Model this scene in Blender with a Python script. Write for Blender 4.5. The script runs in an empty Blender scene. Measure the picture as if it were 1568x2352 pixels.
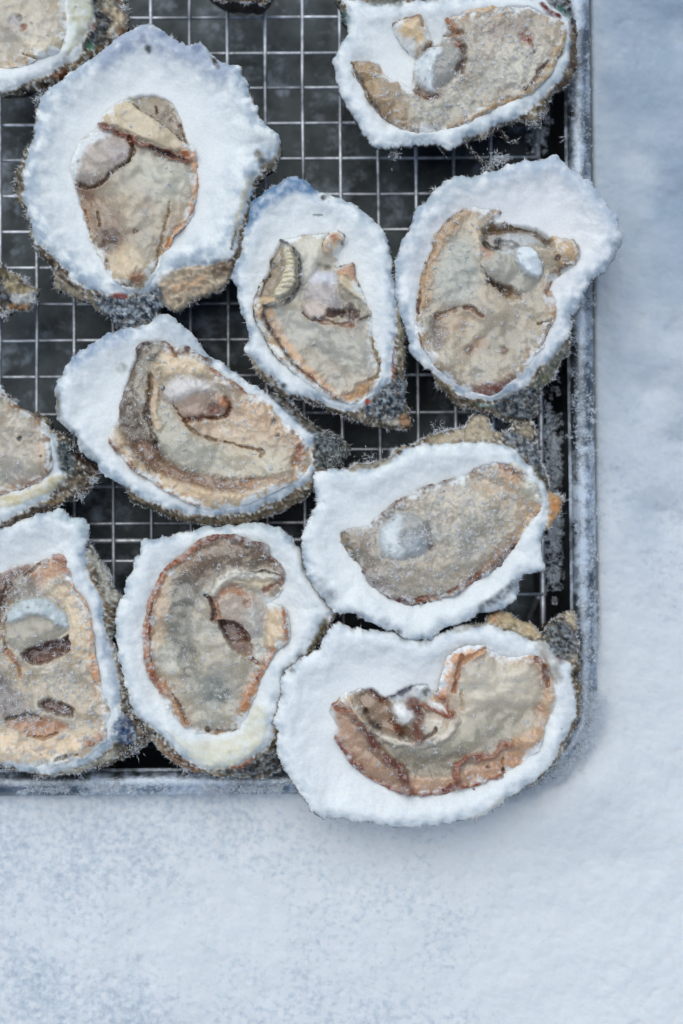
import bpy, math, random
import numpy as np
from mathutils import Matrix, Vector

random.seed(7)
SC = bpy.context.scene
COL = SC.collection

# ------------------------------------------------------------------ camera
S = 0.00015                      # metres covered by one tracing unit on the plane of the shells
ZREF = 0.040
FPX = 50.0 / 24.0 * 1568.0
TILT = math.radians(1.9)
CAM_H = FPX * S
CAMLOC = Vector((0.0, -CAM_H * math.tan(TILT), ZREF + CAM_H))
cd = bpy.data.cameras.new('camera')
cam = bpy.data.objects.new('camera', cd)
COL.objects.link(cam)
cam.location = CAMLOC
cam.rotation_euler = (TILT, 0, 0)
cd.sensor_fit = 'HORIZONTAL'
cd.sensor_width = 24.0
cd.lens = 50.0
cd.clip_start = 0.02
cd.clip_end = 20.0
cd.dof.use_dof = True
cd.dof.focus_distance = CAM_H / math.cos(TILT) + 0.001
cd.dof.aperture_fstop = 3.5
SC.camera = cam

# ------------------------------------------------------------------ sky and sun (overcast winter light)
SUN_EL, SUN_AZ = math.radians(64), math.radians(-25)     # azimuth clockwise from +y
w = bpy.data.worlds.new('World')
SC.world = w
w.use_nodes = True
nt = w.node_tree
bg = nt.nodes['Background']
sky = nt.nodes.new('ShaderNodeTexSky')
sky.sky_type = 'NISHITA'
sky.sun_disc = False
sky.sun_elevation = SUN_EL
sky.sun_rotation = SUN_AZ
sky.air_density = 1.0
sky.dust_density = 1.0
sky.ozone_density = 0.0
nt.links.new(sky.outputs[0], bg.inputs[0])
bg.inputs[1].default_value = 0.10
ld = bpy.data.lights.new('sun', 'SUN')
ld.energy = 1.35
ld.angle = math.radians(70)
ld.color = (0.94, 0.985, 0.97)
sun = bpy.data.objects.new('sun', ld)
COL.objects.link(sun)
sd = Vector((math.sin(SUN_AZ) * math.cos(SUN_EL), math.cos(SUN_AZ) * math.cos(SUN_EL), math.sin(SUN_EL)))
sun.rotation_euler = sd.to_track_quat('Z', 'Y').to_euler()
SC.view_settings.view_transform = 'Standard'
SC.view_settings.look = 'None'
SC.view_settings.exposure = 0.36
SC.view_settings.gamma = 1.0
SC.cycles.use_denoising = True
SC.cycles.max_bounces = 8
SC.cycles.transparent_max_bounces = 8

# ------------------------------------------------------------------ helpers: tracing plane -> place
def place(u, v, z):
    """the point at height z seen at tracing coordinates (u, v)"""
    u = np.asarray(u, float); v = np.asarray(v, float)
    dx = (u - 784.0) / FPX; dy = -(v - 1176.0) / FPX
    c, s = math.cos(TILT), math.sin(TILT)
    wx = dx; wy = c * dy + s; wz = s * dy - c
    t = (z - CAMLOC.z) / wz
    return CAMLOC.x + wx * t, CAMLOC.y + wy * t

def lin(c):
    c = np.asarray(c, float) / 255.0
    return np.where(c <= 0.04045, c / 12.92, ((c + 0.055) / 1.055) ** 2.4)

WHITE = lin((216, 226, 240))
def alb(c):
    return np.clip(0.84 * lin(c) / WHITE, 0.003, 0.9)

def rgba(c):
    a = alb(c)
    return (float(a[0]), float(a[1]), float(a[2]), 1.0)

# ------------------------------------------------------------------ helpers: noise
_rs = np.random.RandomState(11)
_perm = np.concatenate([_rs.permutation(512)] * 2)
_ga = _rs.rand(512) * 2 * math.pi
_gx, _gy = np.cos(_ga), np.sin(_ga)
def perlin(x, y):
    xi = np.floor(x).astype(np.int64); yi = np.floor(y).astype(np.int64)
    xf = x - xi; yf = y - yi
    u = xf * xf * xf * (xf * (xf * 6 - 15) + 10); v = yf * yf * yf * (yf * (yf * 6 - 15) + 10)
    def g(ix, iy, fx, fy):
        h = _perm[_perm[ix & 511] + (iy & 511)]
        return _gx[h] * fx + _gy[h] * fy
    n00 = g(xi, yi, xf, yf); n10 = g(xi + 1, yi, xf - 1, yf)
    n01 = g(xi, yi + 1, xf, yf - 1); n11 = g(xi + 1, yi + 1, xf - 1, yf - 1)
    a = n00 + u * (n10 - n00); b = n01 + u * (n11 - n01)
    return (a + v * (b - a)) * 1.5
def fbm(x, y, scale, oct=4, seed=0.0, gain=0.5):
    x = x / scale + seed * 17.3; y = y / scale + seed * 9.7
    s = 0; a = 1.0; t = 0
    for _ in range(oct):
        s = s + a * perlin(x, y); t += a
        x = x * 2.03 + 5.1; y = y * 2.03 + 3.7; a *= gain
    return s / t * 1.3
def sstep(a, b, x):
    t = np.clip((x - a) / (b - a), 0, 1)
    return t * t * (3 - 2 * t)

# ------------------------------------------------------------------ helpers: outlines
def smooth_poly(P, closed=True, sub=3):
    P = np.asarray(P, float); n = len(P); out = []
    rng = range(n) if closed else range(n - 1)
    for i in rng:
        if closed:
            a, b, c, d = P[i - 1], P[i], P[(i + 1) % n], P[(i + 2) % n]
        else:
            a, b, c, d = P[max(i - 1, 0)], P[i], P[i + 1], P[min(i + 2, n - 1)]
        for k in range(sub):
            t = k / sub
            out.append(0.5 * ((2 * b) + (-a + c) * t + (2 * a - 5 * b + 4 * c - d) * t * t + (-a + 3 * b - 3 * c + d) * t ** 3))
    if not closed: out.append(P[-1])
    return np.array(out)

def seg_dist(P, x, y, closed):
    best = np.full(x.shape, 1e9)
    n = len(P)
    if n == 1: return np.hypot(x - P[0][0], y - P[0][1])
    for i in range(n if closed else n - 1):
        a = P[i]; b = P[(i + 1) % n]
        dx, dy = b[0] - a[0], b[1] - a[1]
        l2 = dx * dx + dy * dy + 1e-9
        t = np.clip(((x - a[0]) * dx + (y - a[1]) * dy) / l2, 0, 1)
        best = np.minimum(best, (x - a[0] - t * dx) ** 2 + (y - a[1] - t * dy) ** 2)
    return np.sqrt(best)
def sdf(P, x, y):
    d = seg_dist(P, x, y, True)
    ins = np.zeros(x.shape, bool); n = len(P)
    for i in range(n):
        x1, y1 = P[i]; x2, y2 = P[(i + 1) % n]
        if y1 == y2: continue
        c = ((y1 > y) != (y2 > y)) & (x < (x2 - x1) * (y - y1) / (y2 - y1) + x1)
        ins ^= c
    return np.where(ins, d, -d)

# ------------------------------------------------------------------ helpers: meshes
def link_mesh(name, verts, faces, mat, parent=None, smooth=True, cols=None, normals=None):
    me = bpy.data.meshes.new(name)
    verts = np.asarray(verts, np.float32)
    if isinstance(faces, list):
        me.from_pydata(verts.tolist(), [], faces)
    else:
        faces = np.asarray(faces, np.int32)
        k = faces.shape[1]
        me.vertices.add(len(verts)); me.vertices.foreach_set('co', verts.ravel())
        me.loops.add(faces.size); me.loops.foreach_set('vertex_index', faces.ravel())
        me.polygons.add(len(faces))
        me.polygons.foreach_set('loop_start', np.arange(0, faces.size, k, dtype=np.int32))
        me.polygons.foreach_set('loop_total', np.full(len(faces), k, np.int32))
        me.update(calc_edges=True)
    if smooth: me.polygons.foreach_set('use_smooth', np.ones(len(me.polygons), bool))
    if cols is not None:
        a = me.attributes.new('col', 'FLOAT_COLOR', 'POINT')
        c = np.ones((len(verts), 4), np.float32); c[:, :cols.shape[1]] = cols
        a.data.foreach_set('color', c.ravel())
    if normals is not None:
        me.normals_split_custom_set_from_vertices(normals.astype(np.float32).tolist())
    me.materials.append(mat)
    o = bpy.data.objects.new(name, me)
    COL.objects.link(o)
    if parent is not None: o.parent = parent
    return o

def tri_of(q):
    """quads and triangles (repeated last index) -> triangles"""
    q = np.asarray(q)
    return np.concatenate([q[:, [0, 1, 2]], q[:, [0, 2, 3]]])

def spikes(pos, dirs, length, width):
    """three-sided ice needles: pos (n,3), dirs (n,3) unit, length (n,), width (n,)"""
    n = len(pos)
    r = np.random.RandomState(n % 9973).randn(n, 3)
    a = np.cross(dirs, r); a /= np.linalg.norm(a, axis=1)[:, None] + 1e-12
    b = np.cross(dirs, a)
    ring = []
    for k in range(3):
        t = 2 * math.pi * k / 3
        ring.append(pos + (a * math.cos(t) + b * math.sin(t)) * width[:, None] * 0.5)
    tip = pos + dirs * length[:, None]
    V = np.stack(ring + [tip], 1).reshape(-1, 3)
    i = np.arange(n)[:, None] * 4
    F = np.concatenate([i + [[0, 1, 3]], i + [[1, 2, 3]], i + [[2, 0, 3]]])
    return V, F

def prop(o, label=None, cat=None, group=None, kind=None):
    if label: o['label'] = label
    if cat: o['category'] = cat
    if group: o['group'] = group
    if kind: o['kind'] = kind
    return o

# ------------------------------------------------------------------ materials
def new_mat(name):
    m = bpy.data.materials.new(name); m.use_nodes = True
    return m, m.node_tree, m.node_tree.nodes['Principled BSDF']
def N(nt, t, **kw):
    n = nt.nodes.new(t)
    for k, v in kw.items():
        if k.startswith('i_'): n.inputs[k[2:].replace('_', ' ')].default_value = v
        else: setattr(n, k, v)
    return n
def obj_noise(nt, scale, detail=4, rough=0.6, co=None):
    if co is None:
        co = N(nt, 'ShaderNodeTexCoord').outputs['Object']
    n = N(nt, 'ShaderNodeTexNoise', i_Scale=scale, i_Detail=detail, i_Roughness=rough)
    nt.links.new(co, n.inputs['Vector'])
    return n, co
def ramp(nt, src, p0, p1, c0=(0, 0, 0, 1), c1=(1, 1, 1, 1)):
    r = N(nt, 'ShaderNodeValToRGB')
    r.color_ramp.elements[0].position = p0; r.color_ramp.elements[1].position = p1
    r.color_ramp.elements[0].color = c0; r.color_ramp.elements[1].color = c1
    nt.links.new(src, r.inputs[0])
    return r
def bump(nt, src, dist, strength=1.0, prev=None):
    b = N(nt, 'ShaderNodeBump', i_Strength=strength, i_Distance=dist)
    nt.links.new(src, b.inputs['Height'])
    if prev is not None: nt.links.new(prev.outputs[0], b.inputs['Normal'])
    return b
def mixc(nt, fac, a, b, mode='MIX'):
    m = N(nt, 'ShaderNodeMix', data_type='RGBA', blend_type=mode)
    for s, i in ((fac, 0), (a, 6), (b, 7)):
        if hasattr(s, 'node'): nt.links.new(s, m.inputs[i])
        else: m.inputs[i].default_value = s
    return m.outputs[2]

def mat_meat():
    m, nt, p = new_mat('oyster_flesh')
    at = N(nt, 'ShaderNodeAttribute', attribute_name='col')
    n1, co = obj_noise(nt, 700, 3, 0.6)
    r1 = ramp(nt, n1.outputs[0], 0.3, 0.7, (0.98, 0.98, 0.98, 1), (1.02, 1.02, 1.02, 1))
    c = mixc(nt, 1.0, at.outputs['Color'], r1.outputs[0], 'MULTIPLY')
    nt.links.new(c, p.inputs['Base Color'])
    n2, _ = obj_noise(nt, 230, 3, 0.55, co)
    b1 = bump(nt, n2.outputs[0], 0.00018, 0.6)
    b2 = bump(nt, n1.outputs[0], 0.00006, 0.6, b1)
    nt.links.new(b2.outputs[0], p.inputs['Normal'])
    rr = ramp(nt, n2.outputs[0], 0.2, 0.8, (0.30, 0.30, 0.30, 1), (0.46, 0.46, 0.46, 1))
    nt.links.new(rr.outputs[0], p.inputs['Roughness'])
    p.inputs['Specular IOR Level'].default_value = 0.5
    p.inputs['Coat Weight'].default_value = 0.6
    p.inputs['Coat Roughness'].default_value = 0.11
    p.inputs['Subsurface Weight'].default_value = 0.5
    p.inputs['Subsurface Radius'].default_value = (1.2, 0.9, 0.7)
    p.inputs['Subsurface Scale'].default_value = 0.0012
    return m

def mat_shell():
    m, nt, p = new_mat('frosted_shell')
    at = N(nt, 'ShaderNodeAttribute', attribute_name='col')
    n1, co = obj_noise(nt, 1300, 3, 0.6)
    r1 = ramp(nt, n1.outputs[0], 0.3, 0.7, (0.93, 0.93, 0.93, 1), (1.04, 1.04, 1.04, 1))
    c = mixc(nt, 1.0, at.outputs['Color'], r1.outputs[0], 'MULTIPLY')
    nt.links.new(c, p.inputs['Base Color'])
    n2, _ = obj_noise(nt, 500, 5, 0.7, co)
    b1 = bump(nt, n2.outputs[0], 0.00008, 0.5)
    b2 = bump(nt, n1.outputs[0], 0.00008, 0.5, b1)
    nt.links.new(b2.outputs[0], p.inputs['Normal'])
    p.inputs['Roughness'].default_value = 0.5
    p.inputs['Specular IOR Level'].default_value = 0.3
    p.inputs['Subsurface Weight'].default_value = 0.5
    p.inputs['Subsurface Radius'].default_value = (0.9, 1.0, 1.15)
    p.inputs['Subsurface Scale'].default_value = 0.002
    return m

def mat_frost(name='frost_crystals', col=(0.87, 0.88, 0.87, 1)):
    m, nt, p = new_mat(name)
    p.inputs['Base Color'].default_value = col
    p.inputs['Roughness'].default_value = 0.35
    p.inputs['Specular IOR Level'].default_value = 0.6
    # ice passes light on inside itself, so a needle is lit about evenly from above
    g = N(nt, 'ShaderNodeNewGeometry')
    ad = N(nt, 'ShaderNodeVectorMath', operation='MULTIPLY_ADD'); nt.links.new(g.outputs['Normal'], ad.inputs[0])
    ad.inputs[1].default_value = (0.35, 0.35, 0.35); ad.inputs[2].default_value = (0, 0, 1)
    nm = N(nt, 'ShaderNodeVectorMath', operation='NORMALIZE'); nt.links.new(ad.outputs[0], nm.inputs[0])
    nt.links.new(nm.outputs[0], p.inputs['Normal'])
    tr = N(nt, 'ShaderNodeBsdfTranslucent'); tr.inputs[0].default_value = (0.90, 0.89, 0.85, 1)
    mx = N(nt, 'ShaderNodeMixShader'); mx.inputs[0].default_value = 0.12
    nt.links.new(p.outputs[0], mx.inputs[1]); nt.links.new(tr.outputs[0], mx.inputs[2])
    nt.links.new(mx.outputs[0], nt.nodes['Material Output'].inputs['Surface'])
    return m

def mat_fringe():
    m, nt, p = new_mat('frosted_fibres')
    at = N(nt, 'ShaderNodeAttribute', attribute_name='col')
    nt.links.new(at.outputs['Color'], p.inputs['Base Color'])
    p.inputs['Roughness'].default_value = 0.55
    return m

def mat_wire():
    m, nt, p = new_mat('bright_steel_wire')
    n1, co = obj_noise(nt, 260, 4, 0.7)
    r = ramp(nt, n1.outputs[0], 0.42, 0.66, (0.88, 0.89, 0.90, 1), (0.42, 0.43, 0.44, 1))
    n2, _ = obj_noise(nt, 42, 3, 0.6, co)
    r2 = ramp(nt, n2.outputs[0], 0.38, 0.62, (0.32, 0.33, 0.35, 1), (1, 1, 1, 1))  # frost, glints and shaded stretches along the wire, put into its colour
    cc = mixc(nt, 1.0, r.outputs[0], r2.outputs[0], 'MULTIPLY')
    nt.links.new(cc, p.inputs['Base Color'])
    p.inputs['Metallic'].default_value = 0.6
    rr = ramp(nt, n1.outputs[0], 0.3, 0.7, (0.34, 0.34, 0.34, 1), (0.52, 0.52, 0.52, 1))
    nt.links.new(rr.outputs[0], p.inputs['Roughness'])
    return m

def mat_pan(name, dark, light, frost_lo, frost_hi, metallic, rough, streak=False):
    m, nt, p = new_mat(name)
    n1, co = obj_noise(nt, 60, 5, 0.65)
    base = ramp(nt, n1.outputs[0], 0.35, 0.7, dark, light).outputs[0]
    n2, _ = obj_noise(nt, 45, 8, 0.78, co)
    f = ramp(nt, n2.outputs[0], frost_lo, frost_hi)
    c = mixc(nt, f.outputs[0], base, (0.62, 0.70, 0.78, 1))
    nt.links.new(c, p.inputs['Base Color'])
    mt = ramp(nt, n2.outputs[0], frost_lo, frost_hi, (metallic,) * 3 + (1,), (0, 0, 0, 1))
    nt.links.new(mt.outputs[0], p.inputs['Metallic'])
    p.inputs['Roughness'].default_value = rough
    n3, _ = obj_noise(nt, 900, 4, 0.7, co)
    b = bump(nt, n3.outputs[0], 0.0004, 0.5)
    nt.links.new(b.outputs[0], p.inputs['Normal'])
    return m

def mat_snow():
    m, nt, p = new_mat('snow')
    at = N(nt, 'ShaderNodeAttribute', attribute_name='col')
    n1, co = obj_noise(nt, 700, 5, 0.7)
    n2, _ = obj_noise(nt, 190, 6, 0.72, co)
    r = ramp(nt, n2.outputs[0], 0.30, 0.55, (0.93, 0.95, 0.96, 1), (1.02, 1.02, 1.02, 1))
    c = mixc(nt, 1.0, at.outputs['Color'], r.outputs[0], 'MULTIPLY')
    n3, _ = obj_noise(nt, 460, 4, 0.6, co)
    n4, _ = obj_noise(nt, 16, 3, 0.5, co)
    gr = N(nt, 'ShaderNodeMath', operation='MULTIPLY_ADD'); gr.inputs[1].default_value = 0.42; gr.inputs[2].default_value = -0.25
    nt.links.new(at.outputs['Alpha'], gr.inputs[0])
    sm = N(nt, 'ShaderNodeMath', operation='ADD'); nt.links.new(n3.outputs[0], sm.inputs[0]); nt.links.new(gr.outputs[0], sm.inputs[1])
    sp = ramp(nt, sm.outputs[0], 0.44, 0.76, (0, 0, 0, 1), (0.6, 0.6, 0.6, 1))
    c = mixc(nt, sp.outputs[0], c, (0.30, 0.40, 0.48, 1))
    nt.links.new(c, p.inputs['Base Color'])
    b1 = bump(nt, n2.outputs[0], 0.0004, 0.6)
    b2 = bump(nt, n1.outputs[0], 0.0004, 0.6, b1)
    nt.links.new(b2.outputs[0], p.inputs['Normal'])
    p.inputs['Roughness'].default_value = 0.7
    p.inputs['Subsurface Weight'].default_value = 0.3
    p.inputs['Subsurface Radius'].default_value = (0.7, 0.95, 1.3)
    p.inputs['Subsurface Scale'].default_value = 0.002
    return m

M_MEAT, M_SHELL, M_FROST, M_FRINGE, M_WIRE, M_SNOW = mat_meat(), mat_shell(), mat_frost(), mat_fringe(), mat_wire(), mat_snow()
M_RIME = mat_frost('frost_on_metal', (0.76, 0.83, 0.89, 1))
M_FLOOR = mat_pan('reflection_dark_pan_floor', (0.014, 0.018, 0.018, 1), (0.085, 0.100, 0.100, 1), 0.52, 0.90, 0.35, 0.5)  # dark reflection from overhead is put into the floor colour
M_WALL = mat_pan('dark_pan_wall', (0.012, 0.013, 0.014, 1), (0.03, 0.032, 0.034, 1), 0.58, 0.74, 0.3, 0.5)
M_RIM = mat_pan('frosted_pan_rim', (0.09, 0.105, 0.12, 1), (0.34, 0.37, 0.40, 1), 0.46, 0.60, 0.9, 0.33)
# ------------------------------------------------------------------ snow
def to_local(u, v, z):
    return place(u, v, z)

PAN_R, PAN_B = None, None
ROT = 0.0065
_c, _s = math.cos(ROT), math.sin(ROT)
# outer corner reference of the pan: right rim edge passes u=1366 at v=800, lower rim edge passes v=1828 at u=350
zr = 0.0245
rx, ry = place(1366, 800, zr); bx, by = place(350, 1829, zr)
# pan-local axes: ex=(c,s), ey=(-s,c)
RX = rx * _c + ry * _s; BY = -bx * _s + by * _c
def pan2world(px, py): return px * _c - py * _s, px * _s + py * _c

def build_snow():
    nx, ny = 420, 620
    u = np.linspace(-2600, 4200, nx); v = np.linspace(-2600, 5000, ny)
    # denser in view
    def warp(a, lo, hi, n):
        k = int(n * 0.86); m = (n - k) // 2
        return np.concatenate([np.linspace(a[0], lo, m, endpoint=False), np.linspace(lo, hi, n - 2 * m), np.linspace(hi, a[-1], m + 1)[1:]])
    u = warp(u, -40, 1610, nx); v = warp(v, -40, 2400, ny)
    U, V = np.meshgrid(u, v)
    X, Y = place(U, V, 0.008)
    z = fbm(U, V, 420, 3, 1) * 16 + fbm(U, V, 120, 3, 2) * 4 + fbm(U, V, 30, 3, 3) * 1.8 + fbm(U, V, 11, 2, 4) * 0.9
    # granules and small pits
    pit = sstep(0.18, 0.6, fbm(U, V, 26, 3, 8))
    region = sstep(0.0, 0.5, fbm(U, V, 330, 2, 5) + 0.25 * (1 - sstep(0, 900, np.hypot(U - 120, V - 2330))) + 0.05)
    z -= pit * region * 3
    # shallow hollows along the right side
    for (hx, hy, r, d) in ((1530, 470, 60, 24), (1470, 560, 30, 10), (1540, 760, 40, 18), (1500, 900, 46, 20), (1545, 1020, 50, 20),
                           (1520, 1190, 45, 20), (1440, 760, 26, 6), (1560, 80, 60, 24), (1500, 1400, 40, 6), (1450, 380, 30, 5)):
        z -= 0.9 * d * np.exp(-((U - hx) ** 2 + (V - hy) ** 2) / (r * r)) * (1 + 0.25 * fbm(U, V, 40, 2, 6))
    z += 40 * np.exp(-((U - 1345) ** 2 + (V - 1790) ** 2) / 95 ** 2) + 22 * np.exp(-((U - 1235) ** 2 + (V - 1862) ** 2) / 80 ** 2)
    zz = 0.0165 + z * S
    # the tray has pressed itself a bed in the snow
    PX = X * _c + Y * _s; PY = -X * _s + Y * _c
    hx, hy, rc = 0.165 - 0.006, 0.230 - 0.006, 0.030
    qx = np.abs(PX - (RX - 0.165)) - hx + rc; qy = np.abs(PY - (BY + 0.230)) - hy + rc
    inside = np.hypot(np.maximum(qx, 0), np.maximum(qy, 0)) + np.minimum(np.maximum(qx, qy), 0) - rc
    east = np.where(PX > RX - 0.165, np.maximum(qx, 0) / (np.hypot(np.maximum(qx, 0), np.maximum(qy, 0)) + 1e-6), 0)
    inside = inside - 0.0075 * east ** 2 * (1 - sstep(-0.02, 0.01, qy - 0.0) * (PY < BY + 0.23))
    k = 1 - sstep(-0.004, 0.0005, inside)
    zz = zz * (1 - k) + (-0.004) * k
    dk = sstep(0.05, 0.5, fbm(U, V, 15, 4, 12)) * (0.25 + region)
    g1 = sstep(0.05, 0.6, fbm(U, V, 200, 3, 13) + 0.25) * sstep(1200, 1600, U) * (1 - sstep(900, 1500, V))  # shade towards the top right, painted as bluish patches
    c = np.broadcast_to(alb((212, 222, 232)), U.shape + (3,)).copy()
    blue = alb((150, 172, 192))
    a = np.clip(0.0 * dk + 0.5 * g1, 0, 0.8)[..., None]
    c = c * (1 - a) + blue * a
    g2 = (1 - sstep(-300, 2100, V)) * sstep(1250, 1420, U) * (1.0 + 0.5 * fbm(U, V, 160, 3, 15))  # falling-off shade on the right put into the snow colour, deepest at top
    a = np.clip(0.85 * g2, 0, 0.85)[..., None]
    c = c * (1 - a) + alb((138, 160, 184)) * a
    sp = 0.5 + 0.5 * fbm(U, V, 260, 3, 16) + 0.2 * np.exp(-((U - 100) / 420) ** 2 - ((V - 2330) / 260) ** 2) - 0.6 * sstep(950, 1300, U) * sstep(1200, 1900, V) + 0.5 * sstep(1380, 1460, U) * (1 - sstep(1300, 1700, V)) * fbm(U, V, 130, 3, 19) - 0.2 * sstep(1300, 1400, U) - 0.3 * np.exp(-((U - 620) / 200) ** 2 - ((V - 2150) / 150) ** 2)  # speck weight; also mottles the right side to paint the hollows' shade
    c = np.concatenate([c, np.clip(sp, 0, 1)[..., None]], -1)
    idx = np.arange(nx * ny).reshape(ny, nx)
    F = np.stack([idx[:-1, :-1], idx[1:, :-1], idx[1:, 1:], idx[:-1, 1:]], -1).reshape(-1, 4)
    P = np.stack([X, Y, zz], -1).reshape(-1, 3)
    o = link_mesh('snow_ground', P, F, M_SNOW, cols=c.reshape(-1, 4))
    prop(o, 'soft pale blue snow around the baking tray', kind='structure')
build_snow()

# ------------------------------------------------------------------ baking tray
def rrect(x0, x1, y0, y1, r, seg=14, per=10):
    pts = []
    for (cx, cy, a0) in ((x1 - r, y1 - r, 0), (x0 + r, y1 - r, 90), (x0 + r, y0 + r, 180), (x1 - r, y0 + r, 270)):
        for k in range(seg + 1):
            a = math.radians(a0 + 90 * k / seg)
            pts.append((cx + r * math.cos(a), cy + r * math.sin(a), math.cos(a), math.sin(a)))
    out = []
    n = len(pts)
    for i in range(n):
        a, b = pts[i], pts[(i + 1) % n]
        out.append(a)
        L = math.hypot(b[0] - a[0], b[1] - a[1])
        m = int(L / 0.01)
        for k in range(1, m):
            t = k / m
            out.append(tuple(a[j] * (1 - t) + b[j] * t for j in range(4)))
    return np.array(out)

def build_pan():
    X1, Y0 = RX, BY
    X0, Y1 = X1 - 0.330, Y0 + 0.460
    path = rrect(X0, X1, Y0, Y1, 0.033)
    root = bpy.data.objects.new('baking_tray', None); COL.objects.link(root)
    cx, cy = pan2world((X0 + X1) / 2, (Y0 + Y1) / 2)
    root.location = (cx, cy, 0.0)
    prop(root, 'worn metal baking tray with a rolled rim dusted in frost, set into the snow', 'baking tray')
    def sweep(name, prof, mat, closed):
        n = len(path); m = len(prof)
        V = np.zeros((n, m, 3))
        for j, (off, z) in enumerate(prof):
            x = path[:, 0] + path[:, 2] * off; y = path[:, 1] + path[:, 3] * off
            wx, wy = pan2world(x, y)
            wob = 0.00025 * np.sin(path[:, 0] * 90 + path[:, 1] * 70)
            V[:, j] = np.stack([wx - cx, wy - cy, np.full(n, z) + wob * (z > 0.01)], -1)
        I = np.arange(n * m).reshape(n, m); J = np.roll(I, -1, 0)
        F = []
        for j in range(m if closed else m - 1):
            k = (j + 1) % m
            F.append(np.stack([I[:, j], J[:, j], J[:, k], I[:, k]], -1))
        return link_mesh(name, V.reshape(-1, 3), np.concatenate(F), mat, root)
    R = 0.0043
    prof = []
    for k in range(14):
        a = 2 * math.pi * k / 14
        prof.append((-R + R * math.cos(a), 0.0245 - R * 0.8 + R * 0.8 * math.sin(a)))
    sweep('rim', prof, M_RIM, True)
    sweep('rim_lip', [(-0.0094, 0.0212), (-0.0070, 0.0223)], M_RIM, False)
    sweep('wall', [(-0.0072, 0.0222), (-0.0085, 0.0205), (-0.0096, 0.016), (-0.0115, 0.0075), (-0.0145, 0.0030), (-0.020, 0.0013)], M_WALL, False)
    # floor sheet
    pts = path.copy()
    x = pts[:, 0] - pts[:, 2] * 0.0199; y = pts[:, 1] - pts[:, 3] * 0.0199
    wx, wy = pan2world(x, y)
    V = [(a - cx, b - cy, 0.0014) for a, b in zip(wx, wy)]
    link_mesh('floor', V, [list(range(len(V)))], M_FLOOR, root, smooth=False)
    # powdery frost lying on rim and walls
    rs = np.random.RandomState(5)
    P, D, L, Wd = [], [], [], []
    def add(u, v, z, n, ru, rv, l0, l1, up=0.5, wm=1.0):
        uu = u + rs.uniform(-ru, ru, n); vv = v + rs.uniform(-rv, rv, n)
        x, y = place(uu, vv, z)
        d = rs.randn(n, 3); d[:, 2] = np.abs(d[:, 2]) * up; d /= np.linalg.norm(d, axis=1)[:, None]
        P.append(np.stack([x - cx, y - cy, np.full(n, z - 0.0002)], -1)); D.append(d)
        L.append(rs.uniform(l0, l1, n) * S); Wd.append(rs.uniform(0.9, 1.6, n) * S * wm)
    # lower rim: tufts in clumps
    for _ in range(120):
        u = rs.uniform(-30, 720); v = 1806 + rs.randn() * 9
        add(u, v, 0.0243, int(rs.randint(4, 26)), rs.uniform(3, 16), rs.uniform(2, 5), 4, 16, 0.5, 1.4)
    for u in (70, 105, 140, 225, 260, 485, 480, 635, 560, 590, 520):
        add(u, 1812, 0.0246, 60, 16, 7, 8, 24, 0.5, 1.6)
    # right rim: densely powdered
    for _ in range(520):
        v = rs.uniform(-30, 1640); u = 1338 + (v - 700) * 0.0128 + rs.randn() * 12
        dens = 0.5 + 0.5 * math.sin(v / 90.0) if v < 900 else 1.3
        add(u, v, 0.0243, int(max(2, rs.randint(2, 22) * dens)), rs.uniform(3, 9), rs.uniform(3, 16), 3, 11, 0.5, 1.35)
    for v in (1375, 1400, 1430, 1455):
        add(1368, v, 0.0236, 60, 10, 16, 5, 13)
    # corner
    for _ in range(330):
        a = math.radians(rs.uniform(-3, 88)); r = 207 + rs.randn() * 13
        add(1163 + r * math.cos(a), 1605 + r * math.sin(a), 0.0247, int(rs.randint(6, 26)), 8, 8, 3, 11, 0.6, 1.3)
    # blurred frost on the wall by the rack end
    for (u0, u1, v0, v1, k) in ((1245, 1290, 930, 1160, 150), (1255, 1295, 1160, 1350, 110), (1205, 1260, 255, 350, 50)):
        for _ in range(k):
            cu = (u0 + u1) / 2 + rs.randn() * (u1 - u0) * 0.30; cv = (v0 + v1) / 2 + rs.randn() * (v1 - v0) * 0.30
            add(cu, cv, 0.0115 + rs.rand() * 0.003, rs.randint(5, 44), rs.uniform(3, 12), rs.uniform(3, 14), 1.5, 6, 0.5, 1.3)
    P, D, L, Wd = map(np.concatenate, (P, D, L, Wd))
    V, F = spikes(P, D, L, Wd)
    o = link_mesh('rim_frost', V, F, M_RIME, root, smooth=False)
    o['kind'] = 'stuff'
build_pan()

# ------------------------------------------------------------------ wire rack
def tube(path, r, n=8):
    V, F = [], []
    path = [Vector(p) for p in path]
    for i, p in enumerate(path):
        t = (path[min(i + 1, len(path) - 1)] - path[max(i - 1, 0)]).normalized()
        a = t.orthogonal().normalized() if abs(t.z) > 0.9 else t.cross(Vector((0, 0, 1))).normalized()
        b = t.cross(a)
        for k in range(n):
            q = 2 * math.pi * k / n
            V.append(p + (a * math.cos(q) + b * math.sin(q)) * r)
    for i in range(len(path) - 1):
        for k in range(n):
            F.append([i * n + k, i * n + (k + 1) % n, (i + 1) * n + (k + 1) % n, (i + 1) * n + k])
    F.append(list(range(n))[::-1]); F.append([(len(path) - 1) * n + k for k in range(n)])
    return V, F

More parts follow.
